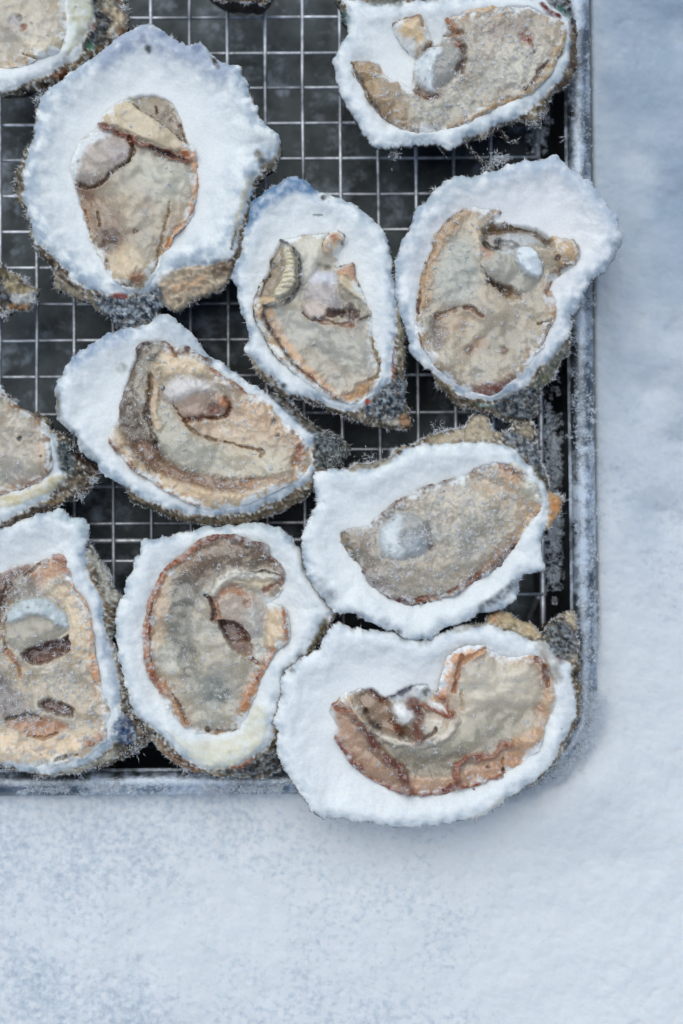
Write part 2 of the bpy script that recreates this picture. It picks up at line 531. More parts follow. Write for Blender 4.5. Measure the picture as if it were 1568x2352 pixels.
ZR = 0.0172
WR = 0.00058
def build_rack():
    root = bpy.data.objects.new('wire_rack', None); COL.objects.link(root)
    ox, oy = place(600, 800, ZR); ox, oy = float(ox), float(oy)
    root.location = (ox, oy, 0.0)
    prop(root, 'square-mesh steel cooling rack lying inside the tray under the oysters', 'cooling rack')
    xr, yb = 0.0, 0.0
    ax, ay = place(1242, 800, ZR); XR = ax * _c + ay * _s
    ax, ay = place(300, 1700, ZR); YB = -ax * _s + ay * _c
    XL = XR - 0.292; YT = YB + 0.415
    def w2(px, py):
        x, y = pan2world(px, py); return float(x) - ox, float(y) - oy
    def straight(name, p0, p1, z, r, seed, m=None):
        rs = random.Random(seed)
        n = 14
        me_path = []
        for k in range(n + 1):
            t = k / n
            x = p0[0] * (1 - t) + p1[0] * t; y = p0[1] * (1 - t) + p1[1] * t
            me_path.append((x + rs.uniform(-1, 1) * 0.00006, y + rs.uniform(-1, 1) * 0.00006, z + rs.uniform(-1, 1) * 0.00006))
        V, F = tube(me_path, r)
        return link_mesh(name, V, F, M_WIRE, root)
    us = [-85, 0, 84.7, 170.8, 259.8, 346.8, 436.6, 523.8, 611, 696.8, 783.2, 870, 957, 1045, 1131, 1190]
    vref = [700] * 3 + [1100] * 3 + [700] * 10
    i = 0
    for k, u in enumerate(us[:-1]):
        x, y = place(u, 620 if 300 < u < 980 else 800, ZR); px = x * _c + y * _s
        straight('wire', w2(px, YB), w2(px, YT), ZR, WR * 1.06, k)
    step = 86.8 * S * 1.045
    px0 = place(-85, 800, ZR); px0 = px0[0] * _c + px0[1] * _s
    k = 1
    while px0 - k * step > XL + 0.004:
        straight('wire', w2(px0 - k * step, YB), w2(px0 - k * step, YT), ZR, WR * 1.06, 100 + k); k += 1
    vs = [-44, 40, 122.5, 202.5, 284, 365.5, 448, 530, 613, 697, 780.5, 864, 950.5, 1035, 1118, 1202.5, 1289, 1371, 1456, 1540, 1624]
    for k, v in enumerate(vs):
        x, y = place(300, v, ZR); py = -x * _s + y * _c
        straight('wire', w2(XL, py), w2(XR, py), ZR - 2 * WR, WR, 200 + k)
        if k == 0: py0 = py
    k = 1
    while py0 + k * 0.01295 < YT - 0.004:
        straight('wire', w2(XL, py0 + k * 0.01295), w2(XR, py0 + k * 0.01295), ZR - 2 * WR, WR, 300 + k); k += 1
    # frame rod round the edge, cross bars beneath, feet
    fr = []
    r = 0.006
    for (cx, cy, a0) in ((XR - r, YT - r, 0), (XL + r, YT - r, 90), (XL + r, YB + r, 180), (XR - r, YB + r, 270)):
        for q in range(7):
            a = math.radians(a0 + 15 * q)
            fr.append(w2(cx + r * math.cos(a), cy + r * math.sin(a)) + (ZR - 0.0032,))
    fr.append(fr[0])
    V, F = tube(fr, 0.0011); link_mesh('frame_rod', V, F, M_WIRE, root)
    for v in (1242, 330):
        x, y = place(300, v, ZR - 0.004); py = -x * _s + y * _c
        if v == 1242: straight('cross_bar', w2(XL, py), w2(XR, py), ZR - 0.0034, 0.0009, 900 + v)
    x, y = place(1231, 1375, 0.010); fx, fy = float(x) - ox, float(y) - oy
    x2, y2 = place(1208, 1432, 0.003); gx, gy = float(x2) - ox, float(y2) - oy
    for (dx, dy) in ((0, 0), (0, 0.165), (-0.17, 0.165), (-0.17, 0)):
        V, F = tube([(fx + dx, fy + dy + 0.001, ZR - 0.002), (fx + dx, fy + dy, 0.012), (gx + dx, gy + dy, 0.0035), (gx + dx - 0.001, gy + dy - 0.002, 0.0025)], 0.00115)
        link_mesh('foot', V, F, M_WIRE, root)
build_rack()
# ------------------------------------------------------------------ oysters
ZRACK = ZR + WR
K0 = 1568.0 / 2345.0
def grid_of(P, step, pad):
    x0, y0 = P.min(0) - pad; x1, y1 = P.max(0) + pad
    x0 = max(x0, -75); y0 = max(y0, -75); x1 = min(x1, 1640)
    u = np.arange(x0, x1, step); v = np.arange(y0, y1, step)
    return np.meshgrid(u, v)

def clip_cells(sd, U, V, step):
    """keep cells inside the outline and pull the border vertices onto it"""
    cc = 0.25 * (sd[:-1, :-1] + sd[1:, :-1] + sd[1:, 1:] + sd[:-1, 1:])
    keep = cc > 0
    gy, gx = np.gradient(sd, step)
    g = np.hypot(gx, gy) + 1e-6
    touch = np.zeros(sd.shape, int); tot = np.zeros(sd.shape, int)
    for (a, b) in ((0, 0), (1, 0), (1, 1), (0, 1)):
        sl = (slice(a, sd.shape[0] - 1 + a), slice(b, sd.shape[1] - 1 + b))
        touch[sl] += keep; tot[sl] += 1
    edge = (touch > 0) & (touch < 4)
    inner_edge = edge & (tot == 4)
    mv = np.clip(sd, -0.75 * step, 0.75 * step) / g * np.clip(g, 0.5, 1.0)
    U2 = np.where(inner_edge, U - mv * gx / g, U); V2 = np.where(inner_edge, V - mv * gy / g, V)
    return keep, edge, U2, V2

def cells(keep, ny, nx):
    idx = np.arange(ny * nx).reshape(ny, nx)
    F = np.stack([idx[:-1, :-1], idx[1:, :-1], idx[1:, 1:], idx[:-1, 1:]], -1)
    return F[keep]

def compact(F, *arrs):
    used, inv = np.unique(F, return_inverse=True)
    return inv.reshape(F.shape), [a[used] for a in arrs], used

def stroke_mask(pts, hw, U, V, wm=None):
    P = smooth_poly(pts, False, 3) if len(pts) > 2 else np.asarray(pts, float)
    x0, y0 = P.min(0) - hw * 1.8 - 4; x1, y1 = P.max(0) + hw * 1.8 + 4
    m = (U > x0) & (U < x1) & (V > y0) & (V < y1)
    out = np.zeros(U.shape)
    if m.any():
        d = seg_dist(P, U[m], V[m], False)
        if wm is not None: d = d / wm[m]
        out[m] = 1 - sstep(0.35, 1.35, d / hw)
    return out
def poly_mask(pts, soft, U, V):
    P = smooth_poly(pts, True, 2)
    x0, y0 = P.min(0) - soft - 4; x1, y1 = P.max(0) + soft + 4
    m = (U > x0) & (U < x1) & (V > y0) & (V < y1)
    out = np.zeros(U.shape); sd_ = np.full(U.shape, -99.0)
    if m.any():
        d = sdf(P, U[m], V[m]); sd_[m] = d
        out[m] = sstep(-soft, soft, d)
    return out, sd_

def falb(c):
    a = alb(c); m = a.mean(); return np.clip(m + (a - m) * 1.12, 0.004, 0.88)

def oyster(spec):
    ox, oy, k = spec['crop']; f = K0 / k
    T = lambda pts: [(ox * K0 + x * f, oy * K0 + y * f) for x, y in pts]
    sx = spec['seed']
    O = np.array(T(spec['O'])); W = np.array(T(spec['W'])); 
    hasM = 'M' in spec
    zr_ = ZREF + spec.get('dz', 0.0)
    Os, Ws = smooth_poly(O, True, 2), smooth_poly(W, True, 2)
    if hasM: Ms = smooth_poly(np.array(T(spec['M'])), True, 2)
    depth = spec.get('depth', 52) * 0.36
    icy = spec.get('icy', 0.5)
    frost = spec.get('frost', 0.3)
    feats = spec['F']

    def warp(U, V, a1, a2, s=0):
        wu = a1 * fbm(U, V, 34, 2, sx + s) + a2 * fbm(U, V, 9, 3, sx + s + 3)
        wv = a1 * fbm(U, V, 34, 2, sx + s + 7) + a2 * fbm(U, V, 9, 3, sx + s + 11)
        return U + wu, V + wv
    def base(U, V):
        """relief of the inside of the shell, the same formula for shell and flesh"""
        u, v = warp(U, V, 7, 2.6)
        dO = sdf(Os, u, v); dW = np.minimum(sdf(Ws, u, v), dO)
        d = np.maximum(dW, 0)
        z = 8 * np.exp(-((d - 26) / 24) ** 2) - depth * sstep(14, 120, d) - 10 * np.exp(-d / 5.0)
        ribs = fbm(U, V, 18, 3, sx + 20)
        z = z + 3.4 * ribs * np.exp(-d / 26) + 3.0 * fbm(U, V, 95, 2, sx + 21) + 0.7 * fbm(U, V, 8, 2, sx + 22) * np.exp(-d / 30)
        e = np.maximum(-dW, 0)
        lay = np.abs(np.sin(e / 5.5 + 2.2 * fbm(U, V, 26, 3, sx + 23)))
        ext = -14 - 0.5 * e + 5 * lay + 7 * fbm(U, V, 13, 3, sx + 24) + 12 - 12 * np.exp(-np.maximum(dO, 0) / 5.0) 
        z = np.where(dW > 0, z, -4 + ext * sstep(0, 5, e) * 0.9)
        return z, dO, dW

    # ---------------- root
    cu, cv = Os.mean(0)
    cu = min(max(cu, -60), 1600); cv = max(cv, -60)
    rx_, ry_ = place(cu, cv, zr_)
    root = bpy.data.objects.new('oyster', None); COL.objects.link(root)
    root.location = (float(rx_), float(ry_), ZRACK)
    prop(root, spec['label'], 'oyster', 'freshly shucked oysters freezing on the rack')
    def world(U, V, Z):
        x, y = place(U, V, zr_)
        return np.stack([x - float(rx_), y - float(ry_), zr_ + Z * S - ZRACK], -1)

    # ---------------- shell
    step = 3.0
    U, V = grid_of(Os, step, 16)
    z, dO, dW = base(U, V)
    keep, edge, U2, V2 = clip_cells(dO, U, V, step)
    u, v = warp(U, V, 3, 2.4, 40)
    white = np.broadcast_to(alb(spec.get('white', (228, 234, 240))), U.shape + (3,)).copy()
    d = np.maximum(dW, 0)
    ice = np.exp(-d / spec.get('iceW', 20)) * (0.45 + 1.1 * fbm(U, V, 34, 3, sx + 30))
    ice = np.clip(ice * 3 * icy, 0, 0.85)[..., None]
    c = white * (1 - ice) + alb((152, 172, 192)) * ice
    g = np.clip(fbm(U, V, 60, 3, sx + 31) - 0.1, 0, 1)[..., None] * 0.3
    c = c * (1 - g) + alb((205, 214, 224)) * g
    # outside of the shell
    n1 = fbm(U, V, 14, 4, sx + 33); n2 = fbm(U, V, 40, 2, sx + 34)
    ext = np.broadcast_to(alb(spec.get('ext', (108, 98, 82))), c.shape).copy()
    a = sstep(-0.1, 0.45, n1)[..., None]; ext = ext * (1 - a) + alb((46, 41, 36)) * a
    a = sstep(0.1, 0.5, n2)[..., None] * 0.6; ext = ext * (1 - a) + alb((170, 160, 140)) * a
    a = sstep(0.12, 0.35, fbm(U, V, 9, 3, sx + 35))[..., None] * spec.get('extfrost', 0.7); ext = ext * (1 - a) + alb((200, 210, 216)) * a
    m = (1 - sstep(-2.5, 1.5, dW + 2.5 * fbm(U, V, 8, 2, sx + 36)))[..., None]
    c = c * (1 - m) + ext * m
    hinge_lab = np.zeros(U.shape, bool)
    for ft in feats:
        kind = ft[0]
        if kind not in ('XS', 'XP', 'HP', 'XD'): continue
        col = alb(ft[3]); al = ft[4] if len(ft) > 4 else 0.9; dz = ft[5] if len(ft) > 5 else 0
        if kind in ('XP', 'HP'):
            mk, sdp = poly_mask(T(ft[1]), max(2.0, ft[2] * f), u, v)
            if kind == 'HP': hinge_lab |= sdp > 0
        elif kind == 'XD': mk = stroke_mask(T([ft[1]]), ft[2] * f, u, v)
        else: mk = stroke_mask(T(ft[1]), ft[2] * f * 0.72, u, v)
        nn = np.clip(0.9 + 0.7 * fbm(U, V, 16, 3, sx + 50), 0.25, 1.15)
        a = np.clip(mk * al * nn, 0, 1)[..., None]
        if kind == 'HP':
            fr = sstep(-0.25, 0.4, fbm(U, V, 16, 4, sx + 52, 0.8))[..., None] * (ft[6] if len(ft) > 6 else 0.6)
            cc = col * (1 - fr) + alb((190, 205, 218)) * fr
            c = c * (1 - a) + cc * a
            z = z + mk * (dz + 9 * fbm(U, V, 15, 4, sx + 53) + 5 * fbm(U, V, 6, 2, sx + 54))
        else:
            c = c * (1 - a) + col * a
            z = z + mk * dz
    if hasM:        # the shell is hollow where the flesh sits
        z = z - 46 * sstep(3, 18, sdf(Ms, *warp(U, V, 4, 2.2, 80)))
    ny, nx = U.shape
    Pw = world(U2, V2, z)
    flat = Pw.reshape(-1, 3); cf = c.reshape(-1, 3)
    # border rings down to the rack
    kF = cells(keep, ny, nx)
    hk = 0.25 * (hinge_lab[:-1, :-1].astype(float) + hinge_lab[1:, :-1] + hinge_lab[1:, 1:] + hinge_lab[:-1, 1:]) >= 0.5
    E = np.concatenate([kF[:, [0, 1]], kF[:, [1, 2]], kF[:, [2, 3]], kF[:, [3, 0]]])
    key = np.sort(E, 1); kk = key[:, 0] * (ny * nx) + key[:, 1]
    _, inv, cnt = np.unique(kk, return_inverse=True, return_counts=True)
    B = E[cnt[inv] == 1]
    bv, binv = np.unique(B, return_inverse=True); binv = binv.reshape(B.shape)
    bp = flat[bv]; nb = len(bv)
    ctr = bp.mean(0)
    rings = [(1.0, 0.0), (1.006, 0.06), (0.99, 0.16), (0.965, 0.28), (0.90, 0.48), (0.78, 0.72), (0.60, 0.92), (0.40, 1.0)]
    sv, sc_ = [], []
    Lz = bp[:, 2]
    for j, (s_, h_) in enumerate(rings[1:]):
        q = bp.copy()
        wob = 1 + 0.012 * fbm(U2.ravel()[bv] + j * 31, V2.ravel()[bv], 25, 3, sx + 60 + j)
        q[:, :2] = ctr[:2] + (bp[:, :2] - ctr[:2]) * (s_ * wob)[:, None]
        q[:, 2] = Lz * (1 - h_)
        sv.append(q)
        nn = fbm(U2.ravel()[bv] + j * 13, V2.ravel()[bv] + j * 7, 14, 3, sx + 70)[:, None]
        cc = alb((70, 63, 54)) * (1 + 0.8 * nn)
        sc_.append(np.clip(cc, 0.01, 0.9))
    allv = np.concatenate([flat] + sv + [np.array([[ctr[0], ctr[1], 0.0]])])
    allc = np.concatenate([cf] + sc_ + [alb((90, 84, 74))[None]])
    base_i = [bv] + [ny * nx + j * nb + np.arange(nb) for j in range(len(sv))]
    SF = []
    for j in range(len(base_i) - 1):
        a, b = base_i[j], base_i[j + 1]
        SF.append(np.stack([a[binv[:, 1]], a[binv[:, 0]], b[binv[:, 0]], b[binv[:, 1]]], -1))
    last = base_i[-1]; cI = len(allv) - 1
    tri = np.stack([last[binv[:, 1]], last[binv[:, 0]], np.full(len(B), cI)], -1)
    hF = cells(keep & hk, ny, nx); sF = cells(keep & ~hk, ny, nx)
    quads = np.concatenate([sF] + SF)
    TF = np.concatenate([tri_of(quads), tri])
    F2, (v2, c2), _ = compact(TF, allv, allc)
    nrm = None
    link_mesh('shell', v2, F2, M_SHELL, root, cols=c2)
    if len(hF) > 20:
        F2, (v2, c2), _ = compact(hF, flat, cf)
        link_mesh('hinge', v2, F2, M_SHELL, root, cols=c2)
    border = (bp, U2.ravel()[bv], V2.ravel()[bv], ctr, cf[bv], dW.ravel()[bv])

    # ---------------- flesh
    fl = None
    if hasM:
        step = 2.1
        U, V = grid_of(Ms, step, 8)
        zb, dO, dWm = base(U, V)
        u0, v0 = warp(U, V, 4, 2.2, 80)
        dM = sdf(Ms, u0, v0)
        z = zb + spec.get('bulge', 30) * (1 - np.exp(-np.maximum(dM, 0) / 36)) - 2 + 13 * fbm(U, V, 90, 3, sx + 81) + 1.3 * fbm(U, V, 30, 2, sx + 82)
        keep, edge, U2, V2 = clip_cells(dM, U, V, step)
        c = np.broadcast_to(falb(spec['base']), U.shape + (3,)).copy()
        lum = (1 + 0.10 * fbm(U, V, 50, 3, sx + 83) )[..., None]
        tn = fbm(U, V, 80, 2, sx + 84)[..., None]
        c = c * lum * (1 + np.clip(tn, -1, 1) * np.array([0.09, 0.01, -0.12]))
        br = (0.22 * sstep(-0.1, 0.6, fbm(U, V, 75, 2, sx + 86)))[..., None]
        c = c * (1 - br) + falb((150, 124, 98)) * br
        gy_ = (0.28 * sstep(-0.1, 0.6, fbm(U, V, 80, 2, sx + 87)))[..., None]
        c = c * (1 - gy_) + falb((166, 172, 164)) * gy_
        c = c * 0.76
        # a thin darker, translucent margin round the flesh
        a = ((0.42 + 0.6 * fbm(U, V, 40, 2, sx + 88)) * (1 - sstep(0, 36, dM))).clip(0, 0.8)[..., None]
        c = c * (1 - a) + falb(spec.get('edge', (165, 148, 122))) * a
        u, v = warp(U, V, 3.5, 2.6, 90)
        lab = np.zeros(U.shape, int)
        featm = np.zeros(U.shape)
        frostmap = np.full(U.shape, frost)
        wmod = np.clip(0.9 + 1.1 * fbm(U, V, 34, 3, sx + 93), 0.3, 1.8)
        for ft in feats:
            kind = ft[0]
            if kind[0] in 'XH': continue
            if kind == 'FR':          # extra frost patch: centre, radius, strength
                (qx, qy), r, s_ = ft[1], ft[2] * f, ft[3]
                q = T([(qx, qy)])[0]
                frostmap = frostmap + s_ * np.exp(-((U - q[0]) ** 2 + (V - q[1]) ** 2) / (r * r)); continue
            col = falb(ft[3]); al = ft[4] if len(ft) > 4 else 0.9
            if kind in 'STD':
                dk_ = float(np.clip((0.45 - col.mean()) / 0.2, 0, 1)); col = col * (1 - dk_ * np.array([0.24, 0.27, 0.36])) * (1 - 0.06 * (1 - dk_)); cm_ = col.mean(); col = np.clip(cm_ + (col - cm_) * 1.02, 0.004, 0.85)
            if kind == 'MU': col = 0.72 * (0.75 * col + 0.25 * falb(spec['base'])) * np.array([1.04, 1.0, 0.95]) * 0.86 / 0.72
            if kind in ('P', 'MU'):
                soft = max(4.5, ft[2] * f * (2.2 if kind == 'MU' else 1.8))
                mk, sdp = poly_mask(T(ft[1]), soft, u, v)
                dz = (ft[5] if len(ft) > 5 else (7 if kind == 'MU' else 0)) * (1.1 if kind == 'MU' else 2.6)
                if kind == 'MU':
                    lab[sdp > 0] = 2
                    z = z + dz * sstep(-3, 34, sdp) - 3.5 * np.exp(-((sdp + 2) / 6.0) ** 2)
                    frostmap = frostmap * (1 - 0.5 * (sdp > 0))
                elif kind == 'P' and dz: z = z + dz * mk
            else:
                hw = ft[2] * f * (0.8 if kind != 'D' else 1.05)
                pts = T([ft[1]]) if kind == 'D' else T(ft[1])
                wn = 1 + 0.45 * fbm(U, V, 22, 2, sx + 95)
                if kind == 'D': mk = stroke_mask(pts, max(hw, 1.3) * 1.2, u, v)
                else:
                    q = float(np.clip((16 - hw) / 9, 0, 1))          # thin lines break up, wide bands stay smooth
                    gate = 1 - q * 0.7 * (1 - sstep(-0.6, -0.1, fbm(U, V, 30, 3, sx + 94)))
                    mk = stroke_mask(pts, max(hw, 1.3) * (1.3 if q > 0.5 else 1.12), u, v, 1 + (wmod - 1) * (0.25 + 0.75 * q)) * gate
                if kind != 'D':
                    halo = stroke_mask(pts, max(hw, 1.3) * (1.6 + q) + 3, u, v)[..., None] * 0.38 * al
                    c = c * (1 - halo) + (0.5 * c + 0.5 * col) * halo
                dz = (ft[5] if len(ft) > 5 else (-2.6 if kind == 'S' else (0.9 if kind == 'T' else -1.0))) * 3.0
                if kind == 'T': lab[mk > 0.18] = 1
                z = z + dz * mk
                mk = mk * np.clip(wn, 0.5, 1.2)
            nn = np.clip(1.0 + 0.25 * fbm(U, V, 8, 2, sx + 96), 0.6, 1.1)
            if col.mean() < 0.40: featm = np.maximum(featm, mk)
            a = np.clip(mk * al * nn * 1.08, 0, 1)[..., None]
            if kind == 'MU':
                a = np.clip(mk * al, 0, 1)[..., None]
            c = c * (1 - a) + col * a
        # crinkled ice film and frost bloom
        wu, wv = U + 7 * fbm(U, V, 18, 2, sx + 97), V + 7 * fbm(U, V, 18, 2, sx + 98)
        wr = 1 - np.abs(perlin(wu / 15 + sx, wv / 15)) * 3.6
        wr2 = 1 - np.abs(perlin(wu / 10 + sx, wv / 10 + 9)) * 3.6
        worm = np.clip(np.maximum(wr, wr2 * 0.8), 0, 1) ** 1.8
        wa = worm * np.clip(spec.get('worm', 0.34) * 0.6 + 0.25 * (frostmap - 0.2) + 0.15 * fbm(U, V, 50, 2, sx + 99), 0, 0.5) * sstep(2, 14, dM)
        z = z + worm * 0.25 * sstep(2, 14, dM)
        fb = sstep(0.55, 1.1, frostmap + 0.6 * fbm(U, V, 11, 4, sx + 100)) * 0.6
        crw = spec.get('creep', 22) * (0.6 + 1.3 * fbm(U, V, 30, 3, sx + 105) + 0.5 * fbm(U, V, 8, 2, sx + 106))
        cr = 0.97 * (1 - sstep(0.0, 1.5, dM / np.maximum(crw, 1.5))) * (1 - 0.85 * featm)
        wa = np.clip(np.maximum(wa * (1 - 0.3 * featm), fb * (1 - 0.45 * featm)), 0, 0.9)[..., None]
        c = c * (1 - wa) + (0.35 * np.clip(c * 1.6 + 0.08, 0, 0.8) + 0.65 * alb((212, 212, 206)) * (0.55 + 0.45 * np.clip(c.mean(-1, keepdims=True) / 0.4, 0, 1))) * wa
        c = c * (1 - cr[..., None]) + alb(spec.get('white', (228, 234, 240))) * cr[..., None]
        z = z + fb * 2.5 * (0.5 + fbm(U, V, 6, 2, sx + 101))
        ny, nx = U.shape
        Pw = world(U2, V2, z)
        gz_v, gz_u = np.gradient(z, step)
        nrmf = np.stack([-gz_u, gz_v, np.ones_like(z)], -1)
        nrmf /= np.linalg.norm(nrmf, axis=-1)[..., None]
        flat = Pw.reshape(-1, 3); cf = np.clip(c, 0.004, 0.9).reshape(-1, 3); nf = nrmf.reshape(-1, 3)
        labc = np.maximum.reduce([lab[:-1, :-1], lab[1:, :-1], lab[1:, 1:], lab[:-1, 1:]])
        # every separate ribbon of mantle becomes a part of its own; crumbs go back to the flesh
        comp = np.zeros(labc.shape, int); nc = 0
        act = keep & (labc == 1)
        for r0, q0 in np.argwhere(act):
            if comp[r0, q0] or not act[r0, q0]: continue
            nc += 1; st = [(r0, q0)]; comp[r0, q0] = nc; mem = []
            while st:
                r, q = st.pop(); mem.append((r, q))
                for r2, q2 in ((r + 1, q), (r - 1, q), (r, q + 1), (r, q - 1)):
                    if 0 <= r2 < act.shape[0] and 0 <= q2 < act.shape[1] and act[r2, q2] and not comp[r2, q2]:
                        comp[r2, q2] = nc; st.append((r2, q2))
            if len(mem) < 90:
                for r, q in mem: labc[r, q] = 0; act[r, q] = False
        sets = [('flesh', keep & (labc == 0)), ('adductor_muscle', keep & (labc == 2))]
        sets += [('mantle_edge', keep & (labc == 1) & (comp == k)) for k in range(1, nc + 1)]
        for name, msk in sets:
            Fq = cells(msk, ny, nx)
            if len(Fq) < 12: continue
            F2, (v2, c2, n2_), _ = compact(Fq, flat, cf, nf)
            link_mesh(name, v2, F2, M_MEAT, root, cols=c2, normals=n2_)
        fl = (flat, nf, frostmap.ravel(), (dM.ravel() > 3), lab.ravel())

    # ---------------- frost needles
    rs = np.random.RandomState(int(sx * 10) + 3)
    P, D, L, Wd = [], [], [], []
    if fl is not None:
        flat, nf, fm, ok, lb = fl
        idx = np.nonzero(ok)[0]
        area = len(idx) * 2.1 * 2.1
        n = int(area * (0.010 + 0.020 * frost))
        clump = fbm(flat[idx, 0] / S, flat[idx, 1] / S, 22, 3, sx + 110)
        wgt = np.clip(0.25 + fm[idx] * 1.4 + 1.2 * clump, 0.03, 3); wgt /= wgt.sum()
        pick = rs.choice(idx, n, p=wgt)
        d = rs.randn(n, 3); d[:, 2] = np.abs(d[:, 2]) * 0.55 + 0.08
        d /= np.linalg.norm(d, axis=1)[:, None]
        P.append(flat[pick] - nf[pick] * 0.3 * S); D.append(d)
        L.append(rs.gamma(3.0, 2.1, n).clip(3, 17) * S * (0.8 + 0.3 * frost)); Wd.append(rs.uniform(0.8, 1.5, n) * S)
        # stars: bunches of needles
        ns = int(area * 0.0006 * (0.25 + 3.0 * frost + 9.0 * max(frost - 0.4, 0)))
        sp = rs.choice(idx, ns, p=wgt)
        rep = rs.randint(5, 15, ns); pick = np.repeat(sp, rep); n = len(pick)
        d = rs.randn(n, 3); d[:, 2] = np.abs(d[:, 2]) * 0.7 + 0.1; d /= np.linalg.norm(d, axis=1)[:, None]
        P.append(flat[pick] + rs.randn(n, 3) * 1.5 * S); D.append(d); L.append(rs.uniform(4, 13, n) * S); Wd.append(rs.uniform(1.1, 2.1, n) * S)
    bp, bu, bv_, ctr, bc, bdW = border
    inview = (bu > -40) & (bu < 1600) & (bv_ > -40)
    bi = np.nonzero(inview)[0]
    if len(bi):
        n = int(len(bi) * spec.get('fringe', 1.2))
        cl = np.clip(0.3 + 1.5 * fbm(bu[bi], bv_[bi], 26, 3, sx + 120) + (bdW[bi] < -4) * 0.9, 0.05, 3) ** 2; cl /= cl.sum()
        pick = rs.choice(bi, n, p=cl)
        out = bp[pick] - ctr; out[:, 2] = 0; out /= np.linalg.norm(out, axis=1)[:, None] + 1e-9
        d = out * 0.9 + rs.randn(n, 3) * 0.75; d /= np.linalg.norm(d, axis=1)[:, None]
        P.append(bp[pick] + rs.randn(n, 3) * 1.2 * S - out * 2 * S); D.append(d)
        L.append(rs.gamma(3, 2.0, n).clip(3, 15) * S); Wd.append(rs.uniform(0.9, 1.7, n) * S)
    for (q, r, n) in spec.get('tuft', ()):          # loose frosted tufts hanging off the rim
        q = T([q])[0]; r = r * f
        u_ = q[0] + rs.randn(n) * r * 0.5; v_ = q[1] + rs.randn(n) * r * 0.5
        p = world(u_, v_, np.full(n, -22.0) + rs.randn(n) * 5)
        d = rs.randn(n, 3); d /= np.linalg.norm(d, axis=1)[:, None]
        P.append(p); D.append(d); L.append(rs.uniform(5, 15, n) * S); Wd.append(rs.uniform(0.9, 1.7, n) * S)
    P, D, L, Wd = map(np.concatenate, (P, D, L, Wd))
    Vv, Ff = spikes(P, D, L, Wd)
    o = link_mesh('frost', Vv, Ff, M_FROST, root, smooth=False); o['kind'] = 'stuff'

    # ---------------- dark and light fibres of the growth on the outside
    exb = np.nonzero(inview & (bdW < -3))[0]
    P, D, L, Wd, C = [], [], [], [], []
    if len(exb) > 10:
        n = int(len(exb) * 1.5)
        ce = np.clip(0.2 + 1.4 * fbm(bu[exb], bv_[exb], 24, 3, sx + 130), 0.03, 3) ** 2; ce /= ce.sum()
        pick = rs.choice(exb, n, p=ce)
        out = bp[pick] - ctr; out[:, 2] = 0; out /= np.linalg.norm(out, axis=1)[:, None] + 1e-9
        d = out * 0.7 + rs.randn(n, 3); d /= np.linalg.norm(d, axis=1)[:, None]
        back = rs.uniform(-2, 16, n)[:, None] * S
        p = bp[pick] - out * back + rs.randn(n, 3) * 2.5 * S; p[:, 2] += rs.uniform(0, 6, n) * S
        P.append(p); D.append(d); L.append(rs.gamma(3, 2.4, n).clip(3, 18) * S); Wd.append(rs.uniform(0.9, 1.8, n) * S)
        t = rs.rand(n, 1)
        cc = np.where(t < 0.35, alb((58, 50, 42)), np.where(t < 0.65, alb((128, 114, 92)), alb((205, 212, 216))))
        C.append(np.repeat(cc, 4, 0))
    for (pl, n, wdt, col) in spec.get('hair', ()):
        pl = smooth_poly(T(pl), False, 6)
        seg = rs.randint(0, len(pl) - 1, n); t = rs.rand(n)
        q = pl[seg] * (1 - t[:, None]) + pl[seg + 1] * t[:, None]
        p = world(q[:, 0] + rs.randn(n) * wdt * f, q[:, 1] + rs.randn(n) * wdt * f, np.full(n, -18.0) + rs.randn(n) * 3)
        tang = pl[seg + 1] - pl[seg]; tang = np.stack([tang[:, 0], -tang[:, 1], np.zeros(n)], -1); tang /= np.linalg.norm(tang, axis=1)[:, None] + 1e-9
        d = tang * rs.choice([-1, 1], n)[:, None] * 1.2 + rs.randn(n, 3) * 0.7; d /= np.linalg.norm(d, axis=1)[:, None]
        P.append(p); D.append(d); L.append(rs.uniform(6, 16, n) * S); Wd.append(rs.uniform(1.0, 2.0, n) * S)
        C.append(np.repeat(np.where(rs.rand(n, 1) < 0.6, alb(col), alb((200, 208, 212))), 4, 0))
    if P:
        P, D, L, Wd = map(np.concatenate, (P, D, L, Wd)); C = np.concatenate(C)
        Vv, Ff = spikes(P, D, L, Wd)
        o = link_mesh('shell_fibres', Vv, Ff, M_FRINGE, root, smooth=False, cols=C); o['kind'] = 'stuff'
    return root
